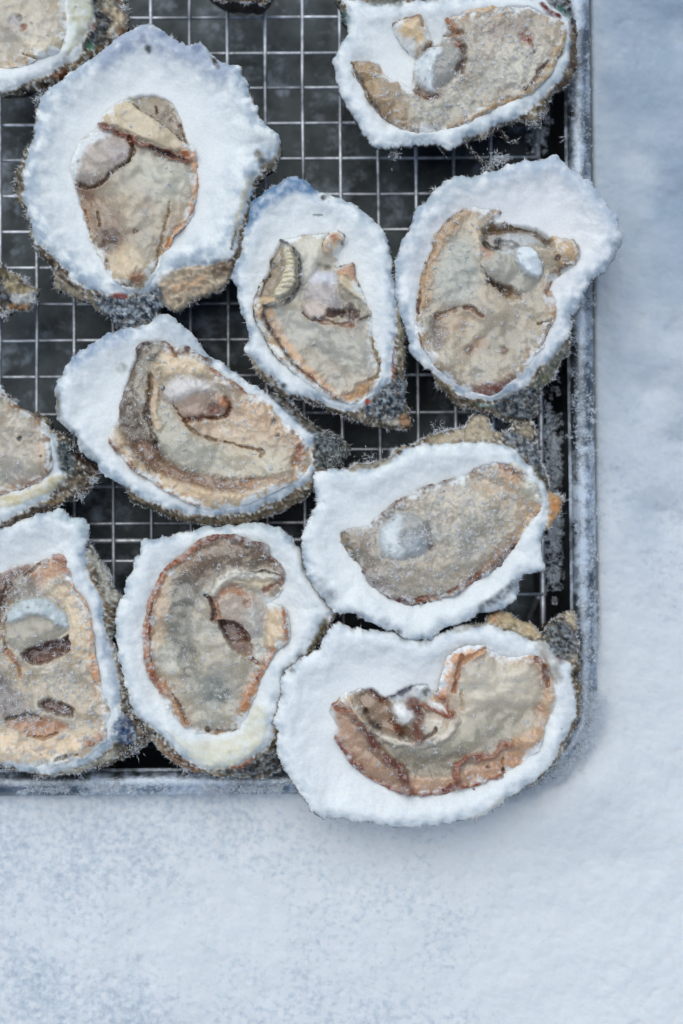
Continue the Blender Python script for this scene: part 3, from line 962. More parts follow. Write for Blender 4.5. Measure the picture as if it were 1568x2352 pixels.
# outlines and markings: 'crop' = (origin x, origin y, scale) of the tracing frame
OYS = []
OYS.append(dict(seed=1, crop=(0, 0, 1.568), dz=0.0022, depth=50, icy=0.75, iceW=30, frost=0.12, worm=0.36, base=(196, 188, 172),
  label='large oyster with a wide white scalloped rim and a rust-brown fold across its flesh',
  O=[(735,135),(800,122),(850,135),(880,165),(940,205),(1010,240),(1090,232),(1130,290),(1190,330),(1265,350),(1320,420),(1345,520),(1385,570),(1400,640),(1450,690),(1500,720),(1512,780),(1505,850),(1470,900),(1400,945),(1385,990),(1345,1060),(1340,1200),(1312,1290),(1290,1390),(1250,1480),(1215,1510),(1165,1565),(1070,1588),(1000,1640),(930,1670),(868,1648),(845,1700),(815,1790),(790,1830),(720,1838),(660,1800),(610,1740),(540,1680),(480,1635),(380,1590),(285,1550),(290,1480),(240,1400),(190,1340),(150,1200),(95,1070),(60,980),(60,930),(100,890),(110,830),(160,740),(190,640),(198,560),(240,500),(310,440),(400,370),(480,315),(550,270),(610,210),(680,165)],
  W=[(735,135),(800,122),(850,135),(880,165),(940,205),(1010,240),(1090,232),(1130,290),(1190,330),(1265,350),(1320,420),(1345,520),(1385,570),(1400,640),(1450,690),(1500,720),(1505,780),(1470,850),(1400,900),(1385,940),(1360,990),(1335,1060),(1320,1150),(1290,1230),(1275,1330),(1230,1400),(1150,1425),(1060,1415),(980,1440),(900,1500),(840,1545),(790,1570),(720,1590),(640,1590),(560,1580),(480,1560),(400,1510),(330,1430),(260,1350),(200,1310),(175,1220),(140,1120),(115,1060),(125,1000),(128,900),(145,830),(170,740),(198,640),(203,560),(240,500),(310,440),(400,370),(480,315),(550,270),(610,210),(680,165)],
  M=[(560,610),(600,555),(680,505),(760,485),(850,490),(920,530),(970,600),(1000,680),(1025,770),(1050,830),(1070,950),(1060,1060),(1030,1160),(960,1260),(900,1340),(870,1420),(830,1500),(790,1555),(720,1572),(640,1535),(575,1480),(530,1390),(480,1290),(440,1180),(410,1080),(385,990),(372,900),(400,800),(440,730),(500,690),(520,655)],
  F=[('XS',[(560,300),(680,210),(800,190),(950,250),(1060,290),(1180,370)],120,(160,174,198),0.75,-2),
     ('XD',(800,262),24,(78,84,80)),('XS',[(1150,315),(1170,365)],22,(66,58,50)),('XD',(880,190),34,(120,138,170),0.7),('XD',(1060,262),36,(112,128,158),0.7),('XD',(690,260),44,(142,158,186),0.7),('XD',(770,210),26,(120,132,160),0.6),
     ('XS',[(1390,830),(1430,880),(1460,880)],34,(96,92,78),0.8,-3),('XS',[(1400,740),(1470,780)],60,(196,204,206),0.6),('XS',[(1350,960),(1300,1100),(1260,1290)],26,(176,176,160),0.75),('XS',[(1270,1230),(1250,1340)],10,(70,62,48),0.8),
     ('XP',[(880,1480),(1000,1440),(1150,1430),(1240,1420),(1220,1510),(1165,1565),(1070,1588),(1000,1640),(930,1670),(870,1640),(850,1560)],14,(196,182,160),0.8,8),
     ('XS',[(1160,1450),(1210,1440)],60,(92,70,54),0.8),('XS',[(930,1560),(1010,1530),(1100,1490)],30,(204,170,138),0.6),
     ('XP',[(285,1550),(290,1480),(330,1470),(420,1550),(520,1600),(600,1640),(560,1690),(480,1635),(380,1590)],10,(150,142,126),0.7,4),
     ('XS',[(210,1350),(300,1460),(420,1560)],16,(60,54,46),0.8),('XS',[(75,930),(100,1020)],50,(84,80,68),0.8),
     ('HP',[(500,1590),(600,1590),(700,1600),(800,1570),(870,1540),(868,1648),(845,1700),(815,1790),(790,1830),(720,1838),(660,1800),(610,1740),(540,1670)],12,(36,48,66),0.95,4,0.85),
     ('XS',[(720,1790),(790,1760)],56,(214,218,222),0.7),('XS',[(615,1590),(670,1598)],26,(140,56,34),0.85,6),
     ('P',[(690,520),(780,490),(870,500),(960,600),(1010,700),(1020,770),(900,690),(800,610)],16,(150,142,128),0.9,-6),
     ('P',[(550,610),(600,570),(680,545),(780,610),(880,680),(1000,770),(1015,830),(860,795),(740,750),(640,700),(540,655)],8,(196,186,164),0.9,5),
     ('S',[(670,540),(780,608),(880,678),(1015,775)],6,(104,88,72)),('S',[(965,665),(985,715),(1005,765)],18,(128,98,74)),('D',(915,630),12,(120,96,70)),('S',[(835,560),(840,600)],6,(110,92,76)),
     ('P',[(740,800),(900,840),(1010,870),(1010,1060),(880,1080),(760,1000),(720,900)],40,(184,187,178),0.8),
     ('S',[(450,1050),(500,1150),(560,1220),(600,1290)],110,(150,126,106),0.65,-2),('D',(590,1290),60,(92,76,66),0.75),('S',[(520,1140),(530,1210)],10,(110,95,80),0.7),('D',(460,1040),40,(130,100,80),0.6),
     ('D',(680,1430),95,(208,194,170),0.7,4),('S',[(572,1400),(572,1480),(620,1530),(700,1545),(720,1530)],8,(120,90,62)),('D',(745,1505),34,(150,108,78),0.8),('D',(725,1250),12,(130,100,75),0.8),
     ('S',[(920,1090),(890,1200),(860,1350),(820,1480)],9,(150,130,106),0.7),('S',[(1000,1190),(930,1240),(905,1330)],8,(160,130,100),0.6),
     ('MU',[(440,800),(520,740),(600,725),(680,745),(712,800),(700,860),(640,905),(560,955),(490,985),(420,975),(395,930),(420,860)],14,(170,167,170),0.95),
     ('P',[(380,860),(440,750),(520,700),(600,710),(570,750),(480,790),(430,880),(400,950)],14,(214,222,230),0.95,3),('P',[(590,790),(690,770),(700,850),(610,880)],20,(150,146,152),0.5),
     ('S',[(392,985),(480,1000),(560,978),(620,925),(690,870),(718,815),(695,750)],12,(104,84,74),0.95,-4),  # painted shadow line along the underside of the muscle
     ('T',[(520,658),(600,700),(680,740),(750,785),(830,803),(920,835),(1000,865)],20,(122,68,42),0.95,3),('S',[(820,805),(900,830),(990,862)],9,(58,40,34)),('T',[(985,830),(1045,828)],24,(186,120,84),0.9,3),
     ('T',[(1052,850),(1066,950),(1052,1060),(1010,1170),(940,1275),(905,1330)],22,(204,158,120),0.75,2),('S',[(1068,900),(1060,1040),(1020,1160)],5,(176,116,74),0.8),
     ('S',[(450,1130),(480,1260),(530,1390)],6,(176,150,120),0.6)]))

OYS.append(dict(seed=2, crop=(1100, 0, 1.568), dz=0.0, depth=46, icy=0.35, frost=0.55, worm=0.16, base=(186, 180, 168), edge=(150,120,88),
  label='oyster at the top beside the right rim, a white wedge cutting into its flesh',
  O=[(105,-40),(108,60),(138,120),(135,200),(100,260),(75,330),(95,420),(100,500),(130,550),(190,640),(230,710),(262,740),(285,790),(360,795),(480,782),(620,772),(690,797),(760,765),(860,735),(940,700),(1000,660),(1080,645),(1150,640),(1220,610),(1235,540),(1285,480),(1350,430),(1378,350),(1388,200),(1372,80),(1340,-40),(1290,-90),(1000,-110),(700,-90),(400,-70)],
  W=[(120,0),(150,60),(140,150),(138,205),(100,260),(75,330),(95,420),(100,500),(130,550),(190,640),(230,710),(262,740),(285,790),(360,795),(480,780),(620,770),(690,795),(760,757),(860,712),(960,657),(1070,628),(1110,590),(1200,528),(1270,450),(1320,380),(1343,300),(1350,180),(1345,90),(1260,20),(1200,-10),(1000,-30),(700,-10),(420,10),(300,20),(220,5)],
  M=[(165,345),(240,310),(330,330),(370,400),(440,440),(488,465),(490,380),(510,320),(450,250),(400,180),(385,140),(460,100),(540,90),(570,140),(605,215),(640,215),(660,130),(680,95),(780,65),(960,40),(1080,25),(1160,50),(1240,85),(1300,100),(1330,160),(1315,260),(1270,340),(1240,410),(1150,500),(1060,550),(960,590),(870,640),(760,690),(640,720),(500,730),(430,710),(350,650),(270,570),(210,480),(170,400)],
  tuft=[((950,840),40,90),((910,900),30,90),((400,815),40,60),((1180,600),40,90),((1150,650),30,60),((1000,840),30,60)],
  hair=[([(780,760),(830,820),(880,870),(920,900)],150,6,(60,50,44)),([(640,775),(680,830)],30,3,(50,44,40)),([(970,690),(1010,740),(1065,755)],90,6,(70,62,52)),([(1100,640),(1160,660),(1200,680)],80,7,(60,56,50))],
  F=[('XS',[(110,70),(125,140)],50,(52,84,88),0.9),('XS',[(270,10),(420,12)],40,(96,100,92),0.8),('XS',[(1365,120),(1365,300),(1330,430),(1240,520)],40,(72,58,44),0.8),
     ('HP',[(1200,-40),(1240,40),(1310,70),(1345,90),(1375,120),(1372,60),(1340,-40)],10,(36,40,42),0.95,6,0.5),('XS',[(1290,50),(1325,78)],22,(40,96,80),0.9),('XS',[(1190,30),(1225,70),(1285,92)],22,(96,28,24),1.0,4),
     ('XS',[(90,330),(110,500),(200,640),(280,770)],20,(196,206,218),0.6),
     ('S',[(215,350),(240,470),(310,560),(400,650)],120,(166,144,114),0.8,2),('S',[(240,340),(310,350)],60,(170,146,112),0.7),('S',[(175,370),(225,470),(280,570),(345,645),(430,708),(520,730)],18,(92,74,56),0.9),
     ('S',[(490,395),(502,455),(545,495),(620,515)],18,(88,68,52)),('P',[(390,140),(540,92),(575,150),(605,215),(520,290),(450,250)],10,(204,184,152),0.9,4),
     ('T',[(385,142),(450,105),(545,92)],13,(118,82,56)),('S',[(545,110),(550,140)],20,(170,130,90),0.8),
     ('S',[(560,270),(600,240),(650,210)],9,(120,90,60),0.9),
     ('T',[(690,85),(850,58),(1000,34)],22,(192,166,130),0.8),('T',[(678,98),(700,140),(720,185)],16,(160,110,72),0.9,2),('S',[(645,212),(670,190),(760,185)],10,(160,120,90),0.7),
     ('D',(950,180),50,(150,136,134),0.7),('D',(1050,150),46,(140,120,116),0.6),('D',(1105,208),30,(146,84,62),0.9),('S',[(1120,220),(1145,290)],8,(150,110,90),0.7),
     ('P',[(900,500),(1100,420),(1180,300),(1040,300),(900,380),(760,520),(560,560),(500,640),(700,660)],50,(172,174,164),0.6),
     ('MU',[(500,330),(560,275),(640,235),(720,225),(768,260),(770,320),(740,400),(680,455),(620,495),(560,475),(510,420)],8,(142,152,160),0.95),
     ('P',[(505,330),(560,290),(640,240),(650,290),(600,380),(612,500),(565,470),(512,410)],10,(206,218,228),0.95,3),('D',(740,238),20,(150,88,64),0.85),('S',[(765,260),(768,320),(740,385)],22,(104,88,82),0.8,-3),
     ('S',[(540,515),(600,525),(640,510)],14,(120,74,56),0.8),
     ('T',[(1080,530),(1160,478),(1240,390),(1300,250),(1318,180)],32,(176,154,118),0.85,3),('S',[(640,722),(760,692),(870,642),(960,592),(1060,552)],14,(96,66,44),0.95),('S',[(1095,500),(1150,442),(1185,372),(1215,338)],9,(88,62,44)),('S',[(1160,500),(1250,410),(1300,280)],5,(110,90,60)),
     ('T',[(760,670),(870,615),(960,570),(1060,530)],16,(176,150,116),0.8),
     ('FR',(1080,340),120,0.5),('FR',(720,470),60,0.5),('FR',(960,190),60,0.3),('FR',(640,690),50,0.5),('FR',(1080,515),30,0.6),('FR',(900,260),90,0.3)]))

OYS.append(dict(seed=3, crop=(750, 550, 2.24), dz=0.0008, depth=50, icy=0.6, iceW=18, frost=0.1, worm=0.34, base=(194, 191, 180), edge=(150,132,106),
  label='narrow oyster with a blue-tinted top rim and a curled pale gill comb',
  O=[(480,165),(560,132),(640,122),(690,172),(740,212),(770,248),(850,258),(950,290),(1030,308),(1080,370),(1160,430),(1220,468),(1270,540),(1310,620),(1335,720),(1350,850),(1360,980),(1385,1050),(1412,1150),(1422,1300),(1432,1400),(1452,1520),(1440,1620),(1450,1750),(1442,1850),(1482,1930),(1488,2030),(1400,2065),(1260,2052),(1100,2012),(960,1965),(850,1925),(750,1875),(600,1835),(450,1782),(350,1682),(260,1585),(200,1470),(222,1400),(212,1300),(188,1200),(150,1090),(138,980),(98,900),(108,810),(160,730),(170,620),(198,530),(232,430),(238,330),(300,278),(360,228),(420,198)],
  W=[(480,165),(560,132),(640,122),(690,172),(740,212),(770,248),(850,258),(950,290),(1030,308),(1080,370),(1160,430),(1220,468),(1270,540),(1310,620),(1332,720),(1345,850),(1352,980),(1362,1100),(1368,1250),(1358,1400),(1345,1550),(1330,1680),(1290,1740),(1210,1800),(1130,1895),(1060,1932),(960,1932),(820,1882),(700,1832),(570,1802),(480,1742),(400,1662),(320,1592),(250,1522),(205,1462),(225,1400),(215,1300),(190,1200),(150,1090),(138,980),(98,900),(108,810),(160,730),(170,620),(198,530),(232,430),(238,330),(300,278),(360,228),(420,198)],
  M=[(480,600),(560,580),(660,560),(760,550),(840,538),(920,532),(985,565),(995,630),(950,680),(920,740),(930,800),(1035,775),(1070,880),(1095,970),(1140,1060),(1180,1140),(1195,1200),(1195,1300),(1220,1400),(1252,1520),(1252,1640),(1215,1760),(1155,1840),(1080,1885),(1000,1892),(900,1852),(780,1792),(640,1692),(540,1602),(450,1520),(380,1430),(330,1340),(285,1250),(265,1170),(270,1080),(300,1000),(330,920),(370,830),(380,760),(430,680)],
  F=[('XS',[(250,420),(330,310),(450,240),(590,180),(700,220)],120,(92,128,168),0.85,-3),('XS',[(215,560),(240,480)],50,(110,142,176),0.7),('XS',[(120,860),(150,790)],50,(140,164,190),0.7),('XD',(810,290),30,(52,58,56)),('XS',[(740,425),(800,425)],12,(90,96,96),0.8),('XS',[(1020,330),(1180,470)],40,(180,192,206),0.6),('XD',(450,140),60,(150,165,175),0.6),
     ('XS',[(1405,1100),(1415,1300),(1430,1500)],60,(150,148,130),0.7,4),('XS',[(1352,1440),(1335,1660)],12,(140,76,54),0.9),('XS',[(240,1500),(330,1620),(420,1700)],20,(168,168,158),0.6),('XS',[(700,1850),(850,1915),(1000,1970)],20,(60,50,40),0.8),('XD',(500,1740),26,(60,52,44),0.8),
     ('HP',[(1110,1900),(1170,1850),(1230,1790),(1330,1700),(1440,1640),(1450,1750),(1440,1850),(1420,1930),(1330,1990),(1220,1980),(1130,1950)],14,(40,50,62),0.95,4,0.6),('XD',(1430,1985),46,(178,138,98),0.8),('XS',[(1290,1990),(1380,2010)],40,(206,206,196),0.7),('XS',[(1420,1560),(1420,1640)],50,(130,122,104),0.7),('XD',(1148,1862),24,(156,62,30),1.0,4),
     ('P',[(500,620),(640,580),(800,560),(780,700),(740,850),(660,980),(600,1080),(640,900),(600,740)],30,(208,210,202),0.7),
     ('P',[(390,740),(450,650),(500,650),(520,760),(500,880),(440,1000),(380,1080),(300,1090),(330,950)],16,(142,132,116),0.9,-5),
     ('P',[(310,1060),(400,1060),(440,1100),(360,1120),(350,1200),(400,1310),(470,1410),(560,1540),(700,1680),(840,1790),(960,1860),(880,1850),(700,1740),(540,1600),(400,1460),(300,1270),(272,1150)],8,(194,174,144),0.9,2),
     ('P',[(495,680),(545,680),(585,760),(600,860),(590,950),(545,1020),(480,1070),(415,1040),(450,970),(490,900),(510,820),(500,740)],6,(206,202,182),0.95,7),
     *[('S',[(505+a,720+i*34),(590-a,712+i*36)],5,(150,144,122),0.55,-1) for i,a in enumerate((6,2,0,-6,-14,-24,-40,-60,-70))],
     ('D',(415,800),30,(42,38,36),0.9),('S',[(385,880),(345,960),(320,1040)],14,(80,66,50),0.8),
     ('T',[(470,600),(560,660),(612,740),(630,850),(620,960),(580,1040),(500,1100),(420,1127),(345,1130)],15,(44,44,50),0.95,3),
     ('P',[(360,1160),(440,1170),(520,1350),(640,1530),(820,1700),(980,1840),(860,1790),(700,1650),(540,1500),(420,1320)],10,(200,166,132),0.75),
     ('T',[(345,1130),(346,1200),(400,1310),(470,1410),(540,1530),(640,1622),(720,1682),(800,1762),(900,1832),(990,1862)],14,(70,46,36),0.95,3),('S',[(640,1622),(720,1682),(800,1762),(900,1832)],8,(150,92,58),0.7),
     ('T',[(405,740),(375,830),(335,920),(298,1000),(268,1100),(270,1180),(300,1260),(340,1350),(400,1470),(500,1592),(560,1662),(640,1732)],16,(76,62,48),0.85,2),
     ('P',[(420,1150),(640,1160),(760,1260),(700,1400),(560,1400),(470,1320)],30,(178,182,178),0.6),
     ('MU',[(745,860),(830,842),(900,870),(905,960),(935,1040),(960,1120),(940,1180),(880,1190),(800,1130),(720,1090),(655,1070),(655,1000),(695,930)],10,(170,172,184),0.95),('P',[(745,862),(830,845),(905,875),(910,950),(800,950),(700,950)],16,(200,208,222),0.8),
     ('P',[(930,955),(1010,1000),(1100,1080),(1165,1150),(1150,1215),(1060,1230),(980,1190),(945,1080)],10,(158,154,142),0.9,5),('P',[(930,900),(1000,880),(1090,980),(1140,1080),(1100,1090),(1000,1010),(930,960)],10,(200,188,164),0.85,5),
     ('P',[(922,850),(1000,795),(1045,785),(1062,880),(1085,965),(1000,905),(930,890)],8,(190,152,122),0.9,4),('T',[(925,815),(990,785),(1042,785),(1045,860),(1080,965)],12,(96,72,54),0.9),('S',[(1120,990),(1140,1080),(1175,1140),(1170,1200),(1090,1232)],12,(128,96,70),0.85),
     ('P',[(850,550),(950,540),(985,600),(925,680),(850,730),(790,690),(805,610)],10,(194,180,160),0.9,5),('D',(890,605),30,(170,112,76),0.8),('S',[(940,545),(978,590),(945,635)],20,(88,72,58),0.9),('S',[(850,560),(810,610),(790,680)],7,(140,116,92),0.8),('P',[(780,740),(900,740),(890,850),(780,850)],14,(188,186,174),0.8),('S',[(780,810),(840,825)],18,(140,138,132),0.6),
     ('S',[(885,1188),(960,1172),(1060,1190)],38,(92,72,68),0.9,-5),('S',[(790,1235),(900,1265),(1030,1262)],20,(150,116,98),0.85,-2),('P',[(650,1120),(740,1090),(850,1140),(840,1210),(700,1230)],10,(186,176,172),0.8,4),('S',[(650,1180),(720,1240),(840,1200),(850,1150)],8,(140,112,104),0.7),
     ('D',(1040,1500),120,(176,182,176),0.5,3),('S',[(1200,1370),(1190,1440),(1238,1530),(1240,1640),(1165,1700)],14,(150,134,108),0.8),('S',[(1000,1832),(1080,1795),(1150,1725)],46,(196,156,114),0.8),('D',(1255,1578),16,(50,46,42)),('D',(840,1835),8,(60,50,40)),('D',(1160,962),7,(60,58,56)),
     ('S',[(1150,1700),(1160,1780),(1140,1850)],8,(180,184,178),0.7)]))

OYS.append(dict(seed=4, crop=(1320, 500, 1.8447), dz=0.0015, depth=52, icy=0.6, iceW=26, frost=0.4, worm=0.42, base=(192, 185, 170), edge=(150,124,90), white=(222,230,238),
  label='oyster overlapping the right tray rim with a dark hollow and pale ice lump',
  O=[(350,250),(440,188),(540,195),(640,160),(760,138),(850,100),(960,92),(1040,62),(1110,75),(1180,128),(1240,168),(1300,228),(1360,288),(1420,378),(1460,440),(1492,520),(1515,600),(1470,640),(1462,720),(1400,790),(1350,830),(1280,900),(1240,990),(1195,1100),(1185,1210),(1170,1310),(1115,1380),(1082,1480),(1000,1525),(992,1640),(960,1725),(860,1762),(760,1722),(640,1692),(540,1672),(450,1622),(370,1562),(325,1475),(240,1382),(180,1312),(138,1220),(118,1120),(88,1020),(68,900),(72,780),(82,680),(128,590),(168,500),(188,420),(222,385),(278,368),(290,310)],
  W=[(350,250),(440,188),(540,195),(640,160),(760,138),(850,100),(960,92),(1040,62),(1110,75),(1180,128),(1240,168),(1300,228),(1360,288),(1420,378),(1460,440),(1492,520),(1512,600),(1468,640),(1460,720),(1400,790),(1350,830),(1275,900),(1232,990),(1185,1100),(1172,1200),(1110,1290),(1030,1380),(960,1440),(900,1510),(830,1555),(700,1605),(610,1605),(520,1592),(430,1535),(330,1462),(240,1382),(180,1312),(138,1220),(118,1120),(88,1020),(68,900),(72,780),(82,680),(128,590),(168,500),(188,420),(222,385),(278,368),(290,310)],
  M=[(330,540),(400,460),(470,410),(560,388),(660,393),(760,408),(730,460),(860,478),(980,500),(1060,550),(1140,580),(1205,588),(1238,650),(1228,740),(1155,800),(1080,870),(1060,930),(1092,1000),(1070,1100),(1040,1180),(1010,1270),(940,1340),(900,1420),(850,1490),(780,1530),(720,1590),(640,1600),(560,1580),(470,1540),(400,1480),(320,1410),(260,1340),(210,1240),(190,1150),(200,1050),(200,960),(230,850),(250,740),(290,640)],
  tuft=[((320,270),20,40),((730,90),40,90),((1480,690),30,40),((1130,1290),40,60)],
  F=[('XS',[(330,330),(400,240),(540,230)],90,(166,182,194),0.7,-2),('XS',[(900,130),(1050,100),(1200,190),(1330,300),(1430,440)],110,(176,192,212),0.6),('XS',[(180,520),(130,640),(100,800)],40,(176,190,204),0.6),('XS',[(1480,620),(1440,720),(1380,790)],40,(150,166,182),0.7),
     ('XS',[(1140,1290),(1050,1420),(960,1520)],60,(98,104,98),0.8),('XD',(1040,1490),50,(116,118,92),0.8),('XS',[(330,1480),(450,1590),(600,1660)],26,(96,86,68),0.8),('XS',[(600,1640),(700,1650)],20,(110,150,140),0.6),
     ('HP',[(690,1650),(740,1600),(820,1560),(900,1530),(980,1540),(995,1600),(975,1680),(900,1735),(800,1715)],12,(26,36,46),0.95,3,0.35),('XD',(980,1660),36,(150,148,134),0.7),
     ('T',[(480,430),(380,540),(325,630),(275,750),(245,860),(235,1000)],66,(180,152,118),0.8,2),
     ('S',[(470,415),(400,470),(345,535)],20,(92,82,62),0.85),('S',[(300,640),(265,740),(245,800)],18,(110,98,74),0.75),('S',[(225,885),(212,1020),(215,1070)],16,(92,60,40),0.85),('D',(750,420),22,(110,105,88),0.8),('D',(850,398),18,(150,150,140),0.7),
     ('P',[(430,600),(540,580),(590,700),(600,860),(540,980),(440,1020),(340,960),(335,800),(390,690)],34,(164,170,166),0.85),
     ('P',[(628,530),(740,503),(900,500),(1000,540),(1065,590),(1050,650),(940,625),(820,650),(700,660),(630,640)],12,(150,152,152),0.95,-9),
     ('S',[(638,535),(760,503),(900,502),(1010,548),(1060,580)],40,(122,98,70),0.9,-2),('S',[(640,610),(690,640),(740,620)],20,(64,58,52),0.85),('S',[(720,600),(800,600),(850,625)],16,(50,46,44),0.85),('D',(1035,600),20,(74,60,50),0.8),('P',[(740,560),(860,540),(990,590),(900,625),(800,620)],12,(176,186,196),0.75),
     ('P',[(540,480),(620,470),(610,700),(640,840),(600,780),(570,620)],20,(198,186,166),0.7,3),
     ('MU',[(625,700),(700,665),(820,645),(920,638),(985,700),(1000,800),(960,880),(860,940),(740,890),(640,832),(603,780)],8,(160,168,168),0.95,7),
     ('P',[(830,650),(905,640),(975,700),(1000,790),(960,840),(890,810),(835,740)],8,(204,218,230),0.95,6),('P',[(730,650),(800,640),(810,690),(740,690)],10,(196,208,216),0.7),('D',(645,680),42,(188,152,130),0.7),('S',[(605,770),(650,835),(740,895)],10,(120,100,84),0.6),
     ('S',[(670,865),(740,905),(785,925)],22,(88,66,48),0.9,-5),('S',[(790,930),(850,960)],30,(150,132,114),0.7),
     ('P',[(1060,560),(1140,590),(1205,600),(1232,680),(1200,750),(1120,775),(1075,700)],10,(186,164,134),0.9,5),('T',[(1195,590),(1228,665),(1222,740),(1135,772),(1075,800)],18,(102,76,48),0.9,2),('D',(1092,722),18,(98,66,48),0.9),
     ('S',[(1060,870),(1038,930),(1085,1005)],22,(150,108,70),0.85),('T',[(1085,1000),(1070,1100),(1040,1160)],30,(176,146,110),0.7),('S',[(980,1130),(1050,1110)],9,(120,105,80),0.8),('S',[(1050,1120),(1032,1200),(1000,1270)],12,(128,108,82),0.85),
     ('S',[(335,1092),(400,1058),(480,1030),(560,1040),(618,1086)],17,(110,68,46),0.95),('P',[(300,1100),(370,1110),(390,1250),(335,1315),(290,1220)],22,(92,82,80),0.75,-3),('P',[(360,1060),(520,1050),(600,1110),(480,1180),(380,1200)],40,(176,156,132),0.7),
     ('D',(540,1295),30,(146,110,90),0.8),('D',(600,1245),36,(170,138,116),0.7),('D',(752,1305),26,(96,64,50),0.9),('D',(752,1303),9,(170,140,120),0.9),('D',(720,1220),90,(164,162,152),0.6),
     ('S',[(600,1582),(700,1562),(810,1525)],66,(130,68,42),0.85),('S',[(640,1615),(700,1608),(740,1585)],34,(112,32,20),0.95),
     ('S',[(210,1200),(262,1332),(340,1430),(430,1510)],9,(168,138,104),0.7),('FR',(300,1290),40,0.5),('FR',(420,1330),70,0.35),('FR',(860,600),50,0.3)]))

